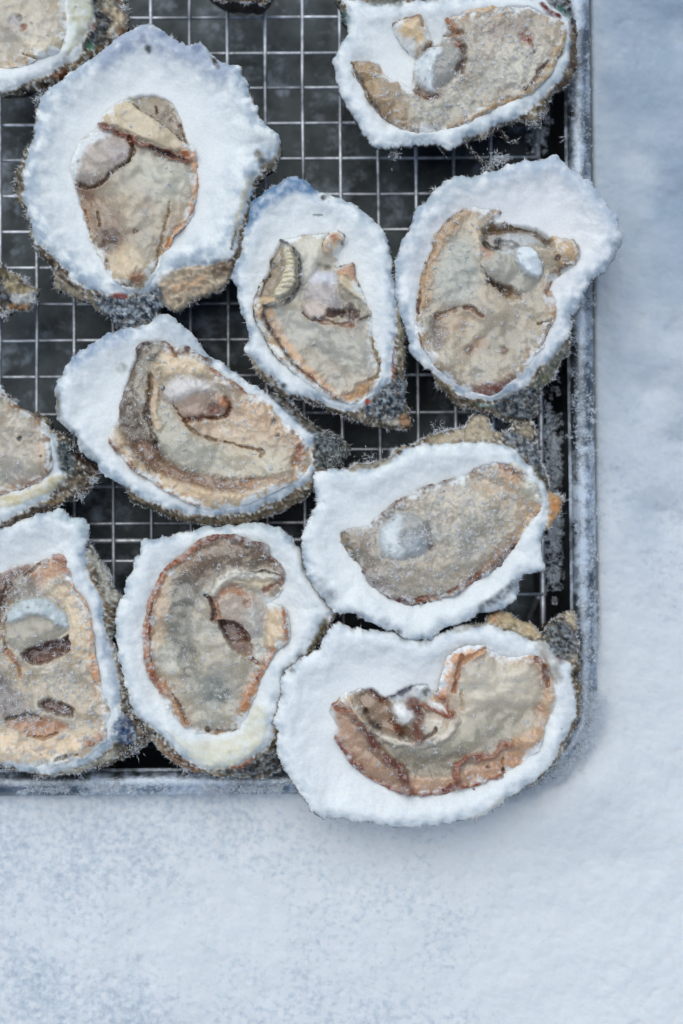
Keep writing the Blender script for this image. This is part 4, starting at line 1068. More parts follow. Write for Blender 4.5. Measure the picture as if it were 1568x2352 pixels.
OYS.append(dict(seed=5, crop=(150, 1050, 1.42545), dz=0.0, depth=54, icy=0.5, iceW=18, frost=0.42, worm=0.25, base=(192, 182, 164), edge=(170,140,108),
  label='slanting teardrop oyster with a dark brown band curving round its flesh',
  O=[(570,45),(630,48),(670,90),(720,140),(770,190),(820,255),(880,285),(960,345),(1060,405),(1100,425),(1200,455),(1255,520),(1335,595),(1400,615),(1482,655),(1498,705),(1452,775),(1400,795),(1345,800),(1325,870),(1292,935),(1205,985),(1105,1035),(1000,1072),(850,1075),(700,1062),(560,1012),(460,982),(412,942),(395,890),(330,852),(260,782),(180,712),(150,642),(80,582),(58,500),(48,430),(75,368),(108,308),(130,258),(200,208),(260,168),(330,128),(400,108),(470,98)],
  W=[(570,45),(630,48),(670,90),(720,140),(770,190),(820,255),(880,285),(960,345),(1060,405),(1130,450),(1200,520),(1270,590),(1330,640),(1312,700),(1328,770),(1312,850),(1222,905),(1130,955),(1000,1008),(870,1026),(740,1020),(600,992),(500,952),(400,892),(330,852),(260,782),(180,712),(150,642),(80,582),(58,500),(48,430),(75,368),(108,308),(130,258),(200,208),(260,168),(330,128),(400,108),(470,98)],
  M=[(450,200),(510,172),(590,178),(640,208),(700,203),(760,238),(822,265),(840,310),(920,360),(1000,420),(1080,450),(1160,540),(1220,610),(1300,680),(1325,750),(1300,810),(1220,870),(1120,920),(1000,972),(880,1000),(760,988),(660,942),(560,882),(460,822),(380,742),(330,690),(315,640),(350,560),(370,460),(400,340),(430,260)],
  tuft=[((1200,480),30,60),((1380,700),60,120),((1090,430),30,50)],
  hair=[([(1190,470),(1240,540),(1300,590)],120,14,(50,50,46)),([(1340,640),(1420,640),(1470,700),(1430,770)],170,14,(52,62,58))],
  F=[('XS',[(170,260),(260,190),(400,130)],70,(132,154,184),0.7,-2),('XS',[(600,80),(700,170),(800,240)],80,(176,190,204),0.7),('XS',[(60,430),(80,560),(150,640),(250,760)],36,(160,172,180),0.8),('XS',[(70,440),(70,540)],20,(120,118,104),0.7),('XD',(380,300),30,(110,120,110),0.5),('XS',[(420,940),(560,1005),(700,1050),(900,1060),(1100,1015),(1250,930)],26,(104,92,68),0.75),('XS',[(420,950),(600,1030)],16,(52,58,54),0.8),
     ('HP',[(1320,640),(1345,605),(1400,615),(1482,655),(1498,705),(1452,775),(1400,795),(1345,800),(1330,740)],14,(46,58,58),0.95,2,0.5),('XD',(1470,700),40,(104,112,92),0.6),('XP',[(1090,420),(1200,455),(1255,520),(1335,595),(1310,630),(1250,580),(1180,520)],8,(58,58,52),0.8),
     ('P',[(560,230),(680,240),(800,290),(830,350),(760,350),(620,360),(570,300)],16,(212,198,174),0.85,4),
     ('P',[(690,570),(900,560),(960,440),(1100,480),(1240,640),(1200,710),(1000,700),(860,650),(760,610)],40,(192,168,144),0.85),
     ('T',[(345,660),(430,760),(560,850),(700,925),(850,955),(1000,935),(1150,885),(1230,850)],76,(208,188,160),0.8,2),
     ('S',[(575,580),(660,690),(800,770),(980,790),(1130,785)],110,(176,178,168),0.8,2),
     ('P',[(1060,640),(1200,720),(1180,850),(1000,880),(900,860),(900,700)],50,(192,182,162),0.6),
     ('T',[(490,200),(435,280),(405,380),(400,480),(420,580),(480,690),(545,760)],78,(98,85,72),0.95,-2),('T',[(480,690),(560,770),(660,825),(780,862),(900,880),(1000,875)],44,(140,112,92),0.85,-2),('S',[(1000,875),(1130,855),(1210,840)],30,(176,146,122),0.6),
     ('P',[(350,600),(420,690),(400,740),(335,670)],24,(170,152,126),0.5),
     ('T',[(452,205),(512,176),(600,184),(652,236),(702,208),(762,240),(818,268)],20,(84,54,36),0.95,3),('S',[(600,190),(650,245),(640,250)],14,(150,100,66),0.7),('T',[(820,310),(880,352),(960,402),(1040,440)],14,(156,104,66),0.85),
     ('T',[(318,660),(360,732),(440,805),(520,872),(640,935),(750,985)],17,(116,76,48),0.9,2),
     ('S',[(560,212),(500,270),(462,350),(478,430),(495,480)],30,(166,164,156),0.85,3),('S',[(525,350),(515,430),(505,520),(522,600),(560,700)],15,(68,48,36),0.9,-4),('T',[(560,300),(548,400),(540,500),(565,600)],26,(192,172,146),0.6,2),('D',(540,260),26,(120,116,108),0.6),
     ('MU',[(585,400),(650,352),(760,358),(850,410),(905,460),(905,520),(850,540),(760,557),(690,562),(640,500),(592,450)],10,(162,146,140),0.95,10),
     ('P',[(590,405),(660,355),(780,368),(850,415),(760,425),(650,470),(600,455)],14,(206,210,214),0.8,3),
     ('S',[(690,562),(780,548),(880,540),(910,492),(890,462)],12,(116,72,52),0.9,-3),('D',(835,505),24,(126,78,58),0.8),('D',(880,480),22,(186,140,112),0.8,3),('S',[(590,405),(580,440)],10,(110,96,88),0.7),
     ('S',[(640,490),(700,580),(780,642),(900,672),(1060,712),(1060,740)],7,(140,114,90),0.8,-3),
     ('S',[(1252,695),(1240,765)],28,(150,94,60),0.85),('S',[(1230,770),(1290,790),(1300,720)],20,(196,166,134),0.6),('D',(1130,570),14,(64,56,46)),('D',(1145,634),10,(60,54,46)),('D',(1225,625),14,(140,100,70),0.7),
     ('FR',(890,610),50,0.55),('FR',(1110,790),40,0.6),('FR',(950,830),60,0.5),('FR',(1000,600),70,0.3),('FR',(640,740),60,0.2)]))

OYS.append(dict(seed=6, crop=(1020, 1400, 1.568), dz=0.0024, depth=46, icy=0.4, iceW=16, frost=0.7, worm=0.14, base=(184, 180, 168), edge=(130,100,74), fringe=4.0,
  label='heavily frosted oyster beside the right tray wall, brown edge showing under white needles',
  O=[(100,350),(190,328),(280,320),(400,288),(500,278),(520,222),(600,204),(690,170),(760,130),(900,100),(955,42),(1000,22),(1045,58),(1055,112),(1130,132),(1170,90),(1240,58),(1292,88),(1304,180),(1314,260),(1342,350),(1372,448),(1442,480),(1432,550),(1382,620),(1345,665),(1312,740),(1338,830),(1312,882),(1222,892),(1192,960),(1172,1040),(1082,1092),(980,1112),(880,1162),(780,1202),(700,1252),(610,1252),(520,1212),(420,1172),(340,1132),(280,1120),(200,1110),(150,1040),(100,980),(58,890),(28,790),(33,690),(58,590),(108,520),(93,430)],
  W=[(100,350),(190,330),(290,340),(420,322),(520,272),(610,216),(700,200),(800,195),(920,190),(1050,193),(1150,213),(1192,250),(1252,310),(1302,370),(1350,480),(1357,560),(1342,650),(1312,740),(1338,830),(1312,882),(1222,892),(1192,960),(1172,1040),(1082,1092),(980,1112),(880,1162),(780,1202),(700,1252),(610,1252),(520,1212),(420,1172),(340,1132),(280,1120),(200,1110),(150,1040),(100,980),(58,890),(28,790),(33,690),(58,590),(108,520),(93,430)],
  M=[(225,670),(290,640),(380,640),(420,590),(500,530),(580,480),(660,430),(760,400),(860,370),(940,330),(1060,290),(1140,290),(1200,320),(1280,380),(1320,480),(1310,580),(1250,650),(1190,740),(1120,830),(1040,890),(940,960),(850,1010),(740,1050),(640,1070),(550,1050),(470,1020),(400,960),(350,890),(290,820),(240,750)],
  tuft=[((60,760),26,60),((380,300),60,80),((1310,700),24,80),((1440,490),16,50),((1310,860),30,60),((760,120),50,60)],
  F=[('XS',[(1000,1075),(1110,1000),(1165,950)],40,(74,84,96),0.8),('XD',(180,1010),46,(128,138,150),0.7),('XD',(130,950),40,(160,170,178),0.6),('XD',(340,1125),30,(140,152,168),0.6),('XD',(470,1160),40,(168,180,196),0.6),('XD',(550,1205),18,(90,96,100),0.7),('XS',[(300,330),(500,285)],30,(140,138,124),0.7),
     ('HP',[(1110,150),(1170,120),(1230,150),(1290,200),(1312,280),(1342,370),(1300,355),(1240,290),(1180,230)],12,(50,58,68),0.95,3,0.55),('XD',(1240,120),46,(150,144,126),0.7),('XS',[(1290,320),(1345,430)],22,(72,66,54),0.8),
     ('XP',[(1352,450),(1442,480),(1432,550),(1382,620),(1345,660),(1358,560)],10,(184,148,108),0.9,6),('XD',(1392,530),30,(200,140,86),0.7),('XP',[(900,110),(955,42),(1000,22),(1045,58),(1055,120),(1040,180),(880,180),(720,190),(740,150)],12,(182,174,154),0.8,4),('XS',[(660,190),(780,140)],30,(120,108,80),0.6),
     ('P',[(1080,290),(1180,310),(1220,380),(1200,430),(1120,400),(1070,340)],16,(186,152,124),0.8),('S',[(1085,285),(1130,305)],22,(110,78,60),0.8),('P',[(1200,350),(1290,400),(1320,500),(1290,560),(1220,470)],20,(184,190,178),0.8),('S',[(1140,320),(1210,380)],24,(120,94,76),0.6),
     ('S',[(1290,560),(1220,680),(1130,790),(1040,860)],66,(192,160,130),0.8),('S',[(1000,420),(1150,480),(1240,540)],80,(190,168,142),0.55),
     ('P',[(240,660),(400,650),(440,760),(480,860),(560,900),(540,1000),(430,960),(330,840),(250,740)],40,(136,128,118),0.8),('S',[(240,690),(282,780),(345,862)],26,(108,98,76),0.8),
     ('P',[(600,850),(800,860),(960,820),(1060,760),(1000,880),(860,960),(660,1000),(560,960)],40,(160,152,138),0.6),
     ('T',[(360,885),(430,988),(520,1040),(640,1060),(760,1042),(860,1002),(960,932),(1050,872),(1120,812),(1170,740)],36,(84,52,38),0.9,2),('S',[(640,1035),(760,1015),(870,970),(1000,880)],10,(150,98,70),0.7),
     ('T',[(410,610),(470,560),(500,530),(580,482),(680,425),(780,392),(840,375)],24,(104,72,56),0.85,2),('T',[(900,350),(1000,310)],16,(150,120,94),0.6),
     ('MU',[(450,650),(500,592),(600,560),(680,600),(722,680),(722,750),(640,805),(540,822),(470,785),(440,715)],12,(150,162,174),0.95,6),('P',[(445,660),(500,600),(560,580),(550,700),(560,810),(490,790),(442,720)],14,(196,208,218),0.9),('D',(620,740),60,(140,158,178),0.6),('D',(690,650),30,(120,122,126),0.6),
     ('D',(722,748),18,(88,72,58),0.85),('D',(1285,575),18,(146,106,74),0.8),('D',(940,740),60,(150,152,152),0.5),('D',(985,680),40,(150,150,148),0.5),
     ('FR',(820,440),90,0.4),('FR',(950,495),50,0.6),('FR',(620,720),80,0.3),('FR',(700,960),70,0.3),('FR',(540,1000),40,0.5),('FR',(480,900),70,0.2),('FR',(870,560),90,0.2)]))

OYS.append(dict(seed=7, crop=(350, 1750, 1.96), dz=-0.0012, depth=50, icy=0.35, frost=0.4, worm=0.46, base=(190, 188, 176), edge=(186,150,116),
  label='upright oyster at the bottom of the tray with a rust-edged mantle and small dark slit',
  O=[(290,200),(400,184),(540,160),(640,120),(760,108),(900,98),(1020,88),(1150,108),(1240,158),(1312,230),(1372,350),(1432,480),(1502,580),(1562,650),(1562,720),(1520,800),(1450,900),(1410,960),(1330,1020),(1260,1100),(1250,1250),(1230,1400),(1230,1560),(1214,1680),(1200,1762),(1100,1812),(980,1832),(860,1812),(720,1802),(600,1772),(480,1722),(408,1652),(328,1562),(240,1450),(190,1340),(150,1200),(108,1000),(88,850),(93,680),(148,580),(178,460),(228,330),(248,260)],
  W=[(290,200),(400,184),(540,160),(640,120),(760,108),(900,98),(1020,88),(1150,108),(1240,158),(1312,230),(1372,350),(1432,480),(1502,580),(1560,650),(1545,720),(1470,790),(1420,880),(1390,960),(1320,1020),(1230,1100),(1225,1200),(1195,1320),(1160,1420),(1150,1540),(1100,1620),(1000,1672),(900,1732),(780,1752),(680,1742),(600,1702),(500,1622),(420,1542),(330,1462),(240,1392),(190,1292),(150,1152),(108,1000),(88,850),(93,680),(148,580),(178,460),(228,330),(248,260)],
  M=[(640,210),(720,182),(820,162),(920,172),(1020,212),(1110,235),(1140,310),(1200,360),(1222,450),(1220,510),(1180,590),(1130,630),(1225,650),(1262,740),(1258,860),(1222,930),(1160,960),(1120,1050),(1060,1150),(1030,1260),(980,1370),(945,1450),(900,1505),(780,1535),(660,1532),(580,1492),(500,1422),(430,1332),(370,1232),(315,1150),(285,1030),(272,880),(284,740),(315,600),(365,480),(445,370),(540,300)],
  tuft=[((460,1640),50,110),((370,1500),40,80),((1400,330),20,30),((560,1760),50,70)],
  F=[('XS',[(700,110),(900,100),(1100,110),(1200,150)],50,(170,188,198),0.7),('XS',[(1500,760),(1440,880),(1400,950)],34,(110,104,80),0.85),('XS',[(420,1640),(520,1720),(640,1770)],26,(150,104,66),0.7),('XS',[(380,1560),(500,1660),(640,1730)],12,(120,76,48),0.7),
     ('XP',[(440,1480),(560,1560),(700,1560),(900,1530),(960,1460),(1010,1330),(1095,1320),(1105,1480),(1060,1600),(960,1690),(860,1735),(740,1745),(620,1680)],22,(206,208,190),0.75,5),('XD',(860,1630),20,(168,172,150),0.6),('XS',[(600,1560),(800,1600),(900,1570)],30,(214,216,208),0.5),
     ('XS',[(880,1738),(940,1728),(1000,1690)],24,(164,98,56),0.9,2),('HP',[(1000,1690),(1110,1630),(1180,1570),(1215,1620),(1200,1740),(1130,1790),(1020,1800),(860,1790),(800,1760),(900,1745)],10,(30,28,26),0.95,2,0.35),
     ('P',[(640,230),(820,200),(1000,240),(1110,290),(1180,380),(1180,440),(1000,400),(820,410),(700,470),(600,560),(540,520),(480,520),(520,380)],26,(150,134,114),0.9),
     ('T',[(1150,370),(1000,325),(850,345),(720,400),(620,480),(560,560)],110,(118,106,94),0.8,0),
     ('S',[(560,560),(520,700),(490,850),(540,950)],120,(132,134,132),0.75),('S',[(580,1000),(600,1150)],76,(142,144,140),0.7),('D',(780,1225),84,(120,132,134),0.7),('P',[(400,900),(500,950),(520,1080),(420,1080)],30,(190,196,184),0.6),('P',[(380,450),(450,460),(420,900),(340,900),(330,700)],24,(190,170,144),0.7),
     ('T',[(640,222),(740,190),(830,172),(925,182)],44,(120,70,42),0.9,3),('T',[(640,228),(540,312),(450,382),(380,482),(330,602),(305,742),(298,882),(310,1022),(350,1132),(420,1232)],44,(156,94,54),0.85,3),('S',[(350,600),(325,740),(325,880),(340,1020)],6,(110,64,38),0.7),
     ('T',[(910,190),(1020,226),(1105,250),(1125,305),(1190,370),(1215,460)],38,(112,82,62),0.9,3),('D',(1085,250),30,(100,66,48),0.7),
     ('S',[(770,560),(800,480),(880,438),(1000,432),(1170,442)],40,(210,210,204),0.9,5),('S',[(1000,417),(1100,415),(1200,442)],8,(58,42,36),0.9),
     ('P',[(880,490),(1020,460),(1180,460),(1190,520),(1080,540),(960,520)],16,(196,184,160),0.8,3),
     ('MU',[(768,600),(800,550),(870,525),(960,540),(1060,590),(1110,680),(1100,780),(1080,850),(1000,860),(940,790),(860,745),(780,740)],10,(186,176,170),0.95,8),
     ('S',[(770,720),(780,600),(820,545),(900,540),(960,600),(980,640)],24,(184,136,110),0.6),('P',[(980,620),(1090,660),(1100,800),(1060,880),(1000,880),(960,760)],24,(164,166,166),0.7),('P',[(1040,560),(1120,560),(1140,640),(1080,640)],16,(214,218,216),0.7),
     ('P',[(785,748),(860,748),(930,788),(988,858),(982,892),(900,895),(850,875),(812,822)],6,(84,54,44),0.97,-12),('S',[(870,840),(940,860)],24,(116,84,72),0.6,0),('P',[(845,880),(905,898),(985,895),(1015,945),(970,985),(890,940)],8,(132,112,102),0.9,-5),('S',[(780,742),(870,742),(935,780),(990,850)],8,(108,66,46),0.8,1),
     ('S',[(700,580),(735,605),(748,650),(742,740),(775,760)],12,(92,54,40),0.9,-4),
     ('S',[(1100,545),(1170,505),(1215,470),(1215,505)],22,(150,94,58),0.85),('P',[(1120,680),(1220,660),(1240,760),(1230,900),(1120,930),(1100,800)],14,(204,186,160),0.85,4),('T',[(1222,655),(1242,760),(1244,870),(1212,932)],18,(168,100,66),0.9,3),
     ('S',[(1015,1000),(1040,1030),(1085,1052)],16,(150,94,62),0.85),('D',(1060,960),40,(198,204,204),0.6),('T',[(1160,955),(1110,1080),(1060,1155),(1000,1230),(960,1330)],42,(184,132,90),0.85,2),('D',(1052,1145),14,(60,44,34)),('D',(1070,1130),34,(160,98,58),0.6),
     ('T',[(400,1150),(480,1300),(570,1450)],26,(178,140,108),0.8,2),('S',[(480,1240),(540,1360),(580,1440)],10,(140,104,78),0.7),('S',[(700,1482),(745,1474),(800,1500),(890,1492)],15,(74,58,44),0.85),('S',[(700,1530),(800,1532),(860,1520)],26,(192,162,136),0.7),('D',(710,1490),16,(40,34,28),0.8),
     ('FR',(575,1200),30,0.6),('FR',(780,1210),30,0.4),('FR',(610,700),30,0.4)]))

OYS.append(dict(seed=8, crop=(920, 2050, 1.30667), dz=0.0006, depth=50, icy=0.25, frost=0.16, worm=0.4, base=(198, 192, 178), edge=(190,150,118), white=(232,236,241),
  label='broad oyster lying across the bottom right corner of the tray and overhanging the snow',
  O=[(290,125),(370,138),(480,150),(560,155),(650,190),(700,195),(780,160),(860,130),(960,118),(985,85),(1060,48),(1112,98),(1172,118),(1235,165),(1280,110),(1330,80),(1372,68),(1402,108),(1408,200),(1398,300),(1413,400),(1408,500),(1382,580),(1338,680),(1282,765),(1200,842),(1100,895),(1012,962),(920,992),(800,1022),(640,1032),(500,1027),(380,1002),(280,1002),(200,962),(150,882),(90,802),(43,700),(38,600),(28,540),(58,450),(58,370),(138,280),(228,240),(248,180)],
  W=[(290,125),(370,138),(480,150),(560,155),(650,190),(700,195),(780,160),(860,135),(940,128),(1020,135),(1100,160),(1180,190),(1250,206),(1320,280),(1362,310),(1370,400),(1385,480),(1378,560),(1330,650),(1272,740),(1200,822),(1100,885),(1012,958),(920,990),(800,1020),(640,1030),(500,1025),(380,1000),(280,1000),(200,960),(150,880),(90,800),(45,700),(40,600),(30,540),(60,450),(60,370),(140,280),(230,240),(250,180)],
  M=[(280,490),(330,440),(390,420),(470,402),(530,440),(600,405),(670,385),(720,388),(752,430),(772,380),(790,300),(830,243),(900,216),(980,216),(1040,256),(1120,262),(1180,252),(1230,278),(1272,350),(1292,430),(1282,500),(1242,590),(1222,670),(1152,742),(1062,802),(960,842),(860,872),(740,897),(640,892),(540,867),(440,812),(380,762),(330,692),(298,640),(310,590),(285,540)],
  F=[('XS',[(1315,380),(1340,480),(1320,600)],44,(196,206,216),0.5),('XS',[(1388,300),(1400,420),(1388,540),(1340,650)],16,(104,92,66),0.85),('XD',(1382,350),26,(40,34,28),0.85),('XS',[(1060,900),(960,975),(900,995)],16,(186,180,166),0.5),('XD',(1315,590),5,(40,40,44)),('XD',(925,862),6,(50,50,52)),('XD',(110,330),14,(96,88,80),0.7),('XD',(148,282),8,(120,60,40),0.8),
     ('XP',[(990,118),(1000,80),(1060,50),(1112,98),(1172,118),(1232,172),(1190,190),(1100,150)],10,(190,176,146),0.85,6),('XD',(1020,90),26,(180,132,94),0.6),('XS',[(850,150),(960,115)],20,(150,150,142),0.6),
     ('XS',[(1225,225),(1262,290),(1290,360)],46,(150,146,138),0.7,-6),('HP',[(1250,180),(1275,130),(1330,108),(1385,150),(1392,220),(1370,270),(1318,285),(1270,240)],10,(34,40,44),0.95,4,0.45),('XD',(1378,100),30,(196,186,166),0.8),('XD',(1310,285),26,(110,84,80),0.6),  # first stroke paints the shadow on the inner side of the hinge
     ('P',[(300,500),(345,500),(420,585),(500,700),(590,785),(615,875),(520,850),(430,790),(350,700),(310,620)],12,(166,138,116),0.95,2),
     ('P',[(860,775),(1000,722),(1120,662),(1230,600),(1220,670),(1100,780),(960,832),(860,862),(760,880),(660,880),(620,800),(720,800),(830,800)],14,(194,160,134),0.85,1),
     ('S',[(520,610),(640,680),(800,700),(940,630),(1050,530)],120,(156,156,146),0.8,-1),('S',[(620,740),(740,770),(860,740)],60,(146,140,128),0.7),('P',[(860,400),(1000,330),(1150,310),(1200,420),(1100,480),(960,500),(860,560),(820,520)],50,(206,202,190),0.7),
     ('S',[(335,458),(400,530),(480,600),(570,645),(700,655),(800,610),(830,560)],30,(206,202,194),0.8,5),
     ('T',[(302,632),(340,702),(400,772),(460,822),(540,862),(630,888)],20,(128,66,38),0.95,3),('T',[(630,888),(740,890),(860,862),(960,836),(1060,792)],14,(146,92,62),0.85,2),
     ('T',[(285,492),(350,502),(410,552),(450,622),(500,692),(560,742),(600,792),(632,882)],25,(108,60,38),0.92,4),('S',[(300,500),(380,505)],20,(150,96,64),0.7),
     ('T',[(848,840),(850,760),(920,722),(1000,712),(1060,667),(1125,655)],20,(142,84,58),0.9,3),('T',[(690,892),(780,872),(850,825)],13,(118,62,40),0.9,2),*[('S',[(880+i*22,775-i*8),(886+i*22,830-i*8)],9,(176,142,118),0.3,-0.3) for i in range(12)],
     ('T',[(1125,655),(1205,610),(1243,530),(1262,430),(1245,330),(1205,275)],40,(190,164,138),0.75,2),('S',[(1200,278),(1245,340),(1258,400)],17,(122,78,58),0.85),('D',(1215,500),26,(168,130,106),0.5),
     ('T',[(940,225),(880,240),(822,275),(797,345),(782,430)],48,(210,170,140),0.85,4),('T',[(765,425),(800,490),(817,527)],19,(146,80,48),0.95,2),('S',[(872,260),(852,345),(835,425),(845,350)],9,(172,118,84),0.8),('S',[(1000,230),(930,250),(880,290)],10,(196,150,116),0.7),
     ('P',[(395,445),(470,412),(540,465),(570,560),(605,615),(640,640),(540,612),(460,570),(420,505)],10,(142,124,108),0.92,-10),('S',[(440,520),(460,560),(505,592)],13,(56,52,54),0.9,-3),('S',[(470,410),(515,452)],26,(108,64,46),0.9),('S',[(350,440),(400,520),(440,560)],12,(196,180,158),0.7,3),
     ('P',[(545,445),(570,470),(700,470),(750,430),(720,388),(640,395)],10,(176,186,196),0.9,-5),('P',[(548,442),(615,402),(668,392),(640,428),(572,456)],6,(46,52,80),0.92,-2),('S',[(600,420),(610,450)],8,(180,190,205),0.6),('D',(715,430),14,(90,100,104),0.7),
     ('P',[(560,485),(640,480),(655,540),(605,572),(565,532)],7,(222,228,234),0.95,3),('P',[(700,540),(790,545),(770,600),(700,630),(680,590)],10,(214,212,202),0.9,3),('D',(605,605),22,(56,42,38),0.9,-4),('S',[(560,560),(590,600)],14,(130,82,58),0.8),('D',(645,610),34,(126,110,96),0.8),
     ('T',[(640,482),(700,492),(760,512),(815,528)],19,(142,82,52),0.95,3),('T',[(645,472),(682,540),(670,632)],26,(108,62,42),0.9,2),('P',[(725,465),(790,490),(800,515),(740,500)],5,(222,226,232),0.9),('S',[(700,630),(745,605),(750,590)],8,(96,76,62),0.8),
     ('S',[(870,420),(872,500)],8,(186,170,150),0.5),('S',[(1050,720),(1060,790)],8,(150,110,86),0.5),('D',(985,765),8,(90,60,44)),('D',(1055,775),9,(100,72,54))]))

OYS.append(dict(seed=9, crop=(0, 1700, 2.24), dz=-0.001, depth=50, icy=0.5, frost=0.62, worm=0.16, base=(198, 188, 170), edge=(196,156,120), fringe=3.4,
  label='frost-covered oyster in the lower left corner with a pale blue crescent over a dark slot',
  O=[(-300,330),(0,252),(120,200),(250,158),(380,128),(490,108),(520,168),(620,178),(667,240),(680,350),(700,410),(760,480),(832,590),(838,690),(932,790),(882,900),(872,1050),(862,1110),(882,1220),(905,1300),(942,1400),(985,1560),(1045,1700),(1122,1860),(1082,1950),(982,2022),(862,2062),(780,2102),(640,2124),(500,2154),(330,2174),(200,2124),(50,2110),(-250,2000),(-350,1600),(-380,1100),(-350,600)],
  W=[(-300,330),(0,256),(120,200),(250,158),(380,128),(490,108),(520,168),(620,178),(665,240),(670,350),(655,480),(685,650),(770,750),(802,860),(802,1000),(825,1130),(865,1290),(895,1450),(925,1620),(945,1750),(905,1880),(815,1975),(700,2045),(560,2108),(400,2142),(250,2132),(100,2102),(-50,2060),(-250,1950),(-350,1600),(-380,1100),(-350,600)],
  M=[(-250,620),(0,590),(110,540),(220,520),(340,485),(440,452),(510,485),(537,560),(572,690),(642,800),(702,900),(722,1050),(742,1200),(772,1400),(802,1550),(872,1650),(852,1750),(802,1900),(702,1990),(560,2062),(400,2084),(250,2094),(100,2074),(-50,2034),(-250,1900),(-300,1500),(-300,1000)],
  tuft=[((960,1650),60,160),((1020,1950),60,110),((980,1560),40,80),((280,2170),60,50)],
  hair=[([(880,1320),(920,1450),(960,1560),(1040,1660)],260,22,(56,46,40)),([(900,1900),(980,1960),(860,2040),(700,2100)],200,18,(66,62,52))],
  F=[('XS',[(420,140),(500,150),(600,190),(650,260)],70,(170,190,200),0.75),('XS',[(720,460),(800,600),(820,700),(900,800)],70,(176,180,174),0.75,2),('XS',[(690,640),(780,770),(822,880),(818,1010)],17,(124,104,76),0.85),('XS',[(820,1150),(850,1300),(890,1480)],56,(184,196,212),0.6),('XS',[(820,1060),(870,1080)],30,(120,134,134),0.6),
     ('XS',[(860,2000),(700,2085),(500,2130)],40,(192,196,186),0.6),('XS',[(560,2112),(700,2060),(800,2000)],8,(70,62,50),0.7),
     ('HP',[(855,1790),(920,1690),(1000,1740),(1050,1860),(1000,1930),(900,1910)],20,(38,66,106),0.9,4,0.6),('XS',[(900,1950),(1010,1960)],60,(52,52,50),0.8),
     ('P',[(-250,620),(0,590),(120,545),(260,530),(210,620),(110,700),(50,830),(-100,900),(-250,820)],20,(106,80,68),0.92),('S',[(60,700),(20,830),(0,980)],26,(80,60,50),0.8),('S',[(340,490),(250,580),(205,610)],13,(48,40,36),0.9),
     ('S',[(300,640),(400,570),(480,510)],90,(184,144,116),0.85),('T',[(430,462),(505,500),(532,605)],40,(152,94,60),0.85,2),('T',[(560,690),(640,800),(700,900),(715,985)],18,(194,120,68),0.9,3),('T',[(715,940),(722,1200),(760,1420)],44,(200,152,114),0.8,2),
     ('P',[(120,640),(200,620),(300,700),(290,780),(160,800),(60,860)],24,(128,124,116),0.8,-2),('P',[(380,660),(560,720),(680,950),(700,1300),(560,1200),(500,900),(420,800)],40,(208,192,166),0.75),
     ('MU',[(50,1000),(60,900),(150,822),(260,785),(370,800),(460,860),(512,930),(532,1010),(500,1062),(440,1112),(330,1152),(230,1190),(130,1182),(45,1135)],10,(160,166,164),0.95,9),
     ('P',[(55,985),(60,900),(150,822),(260,785),(370,800),(470,880),(522,960),(525,1030),(400,950),(300,925),(200,925),(120,975)],12,(184,200,210),0.85,3),('S',[(60,1180),(30,1080),(45,960)],12,(150,130,110),0.6),
     ('P',[(180,1220),(260,1172),(380,1130),(480,1130),(532,1085),(525,1200),(432,1252),(330,1292),(240,1292)],8,(88,60,50),0.97,-12),('S',[(260,1270),(400,1240),(500,1190)],24,(130,98,84),0.7,0),
     ('S',[(60,1200),(130,1280),(160,1400)],16,(180,132,100),0.7),('S',[(-60,850),(-20,950),(0,1100)],30,(150,120,100),0.6),
     ('P',[(-250,1350),(0,1380),(120,1500),(200,1600),(270,1700),(150,1770),(0,1700),(-250,1680)],34,(120,116,116),0.85,-2),('S',[(60,1720),(200,1690),(320,1710)],14,(66,62,60),0.7),
     ('P',[(310,1600),(400,1580),(500,1608),(572,1650),(562,1700),(480,1692),(400,1662),(330,1650)],12,(82,56,46),0.95,-7),
     ('P',[(50,1740),(200,1730),(350,1700),(500,1760),(522,1800),(420,1842),(280,1872),(200,1832),(120,1782)],16,(168,128,98),0.9,-2),('S',[(220,1850),(340,1870),(440,1830)],12,(140,96,70),0.7),
     ('P',[(-250,1850),(50,1800),(250,1890),(500,1850),(700,1800),(780,1850),(700,1980),(400,2070),(100,2060),(-200,1960)],30,(214,196,170),0.85),('T',[(700,1900),(780,1860),(832,1830)],40,(150,98,72),0.8,1),('S',[(440,2030),(520,2010),(600,1990)],14,(96,88,66),0.7),('D',(850,1640),26,(150,134,110),0.7),
     ('FR',(400,1400),90,0.6),('FR',(350,690),50,0.7),('FR',(180,640),60,0.4),('FR',(150,1560),40,0.6),('FR',(830,1780),50,0.6),('FR',(820,1560),70,0.4),('FR',(110,1950),60,0.3),('FR',(20,900),50,0.5),('FR',(240,1780),40,0.5),('FR',(230,2010),40,0.5)]))

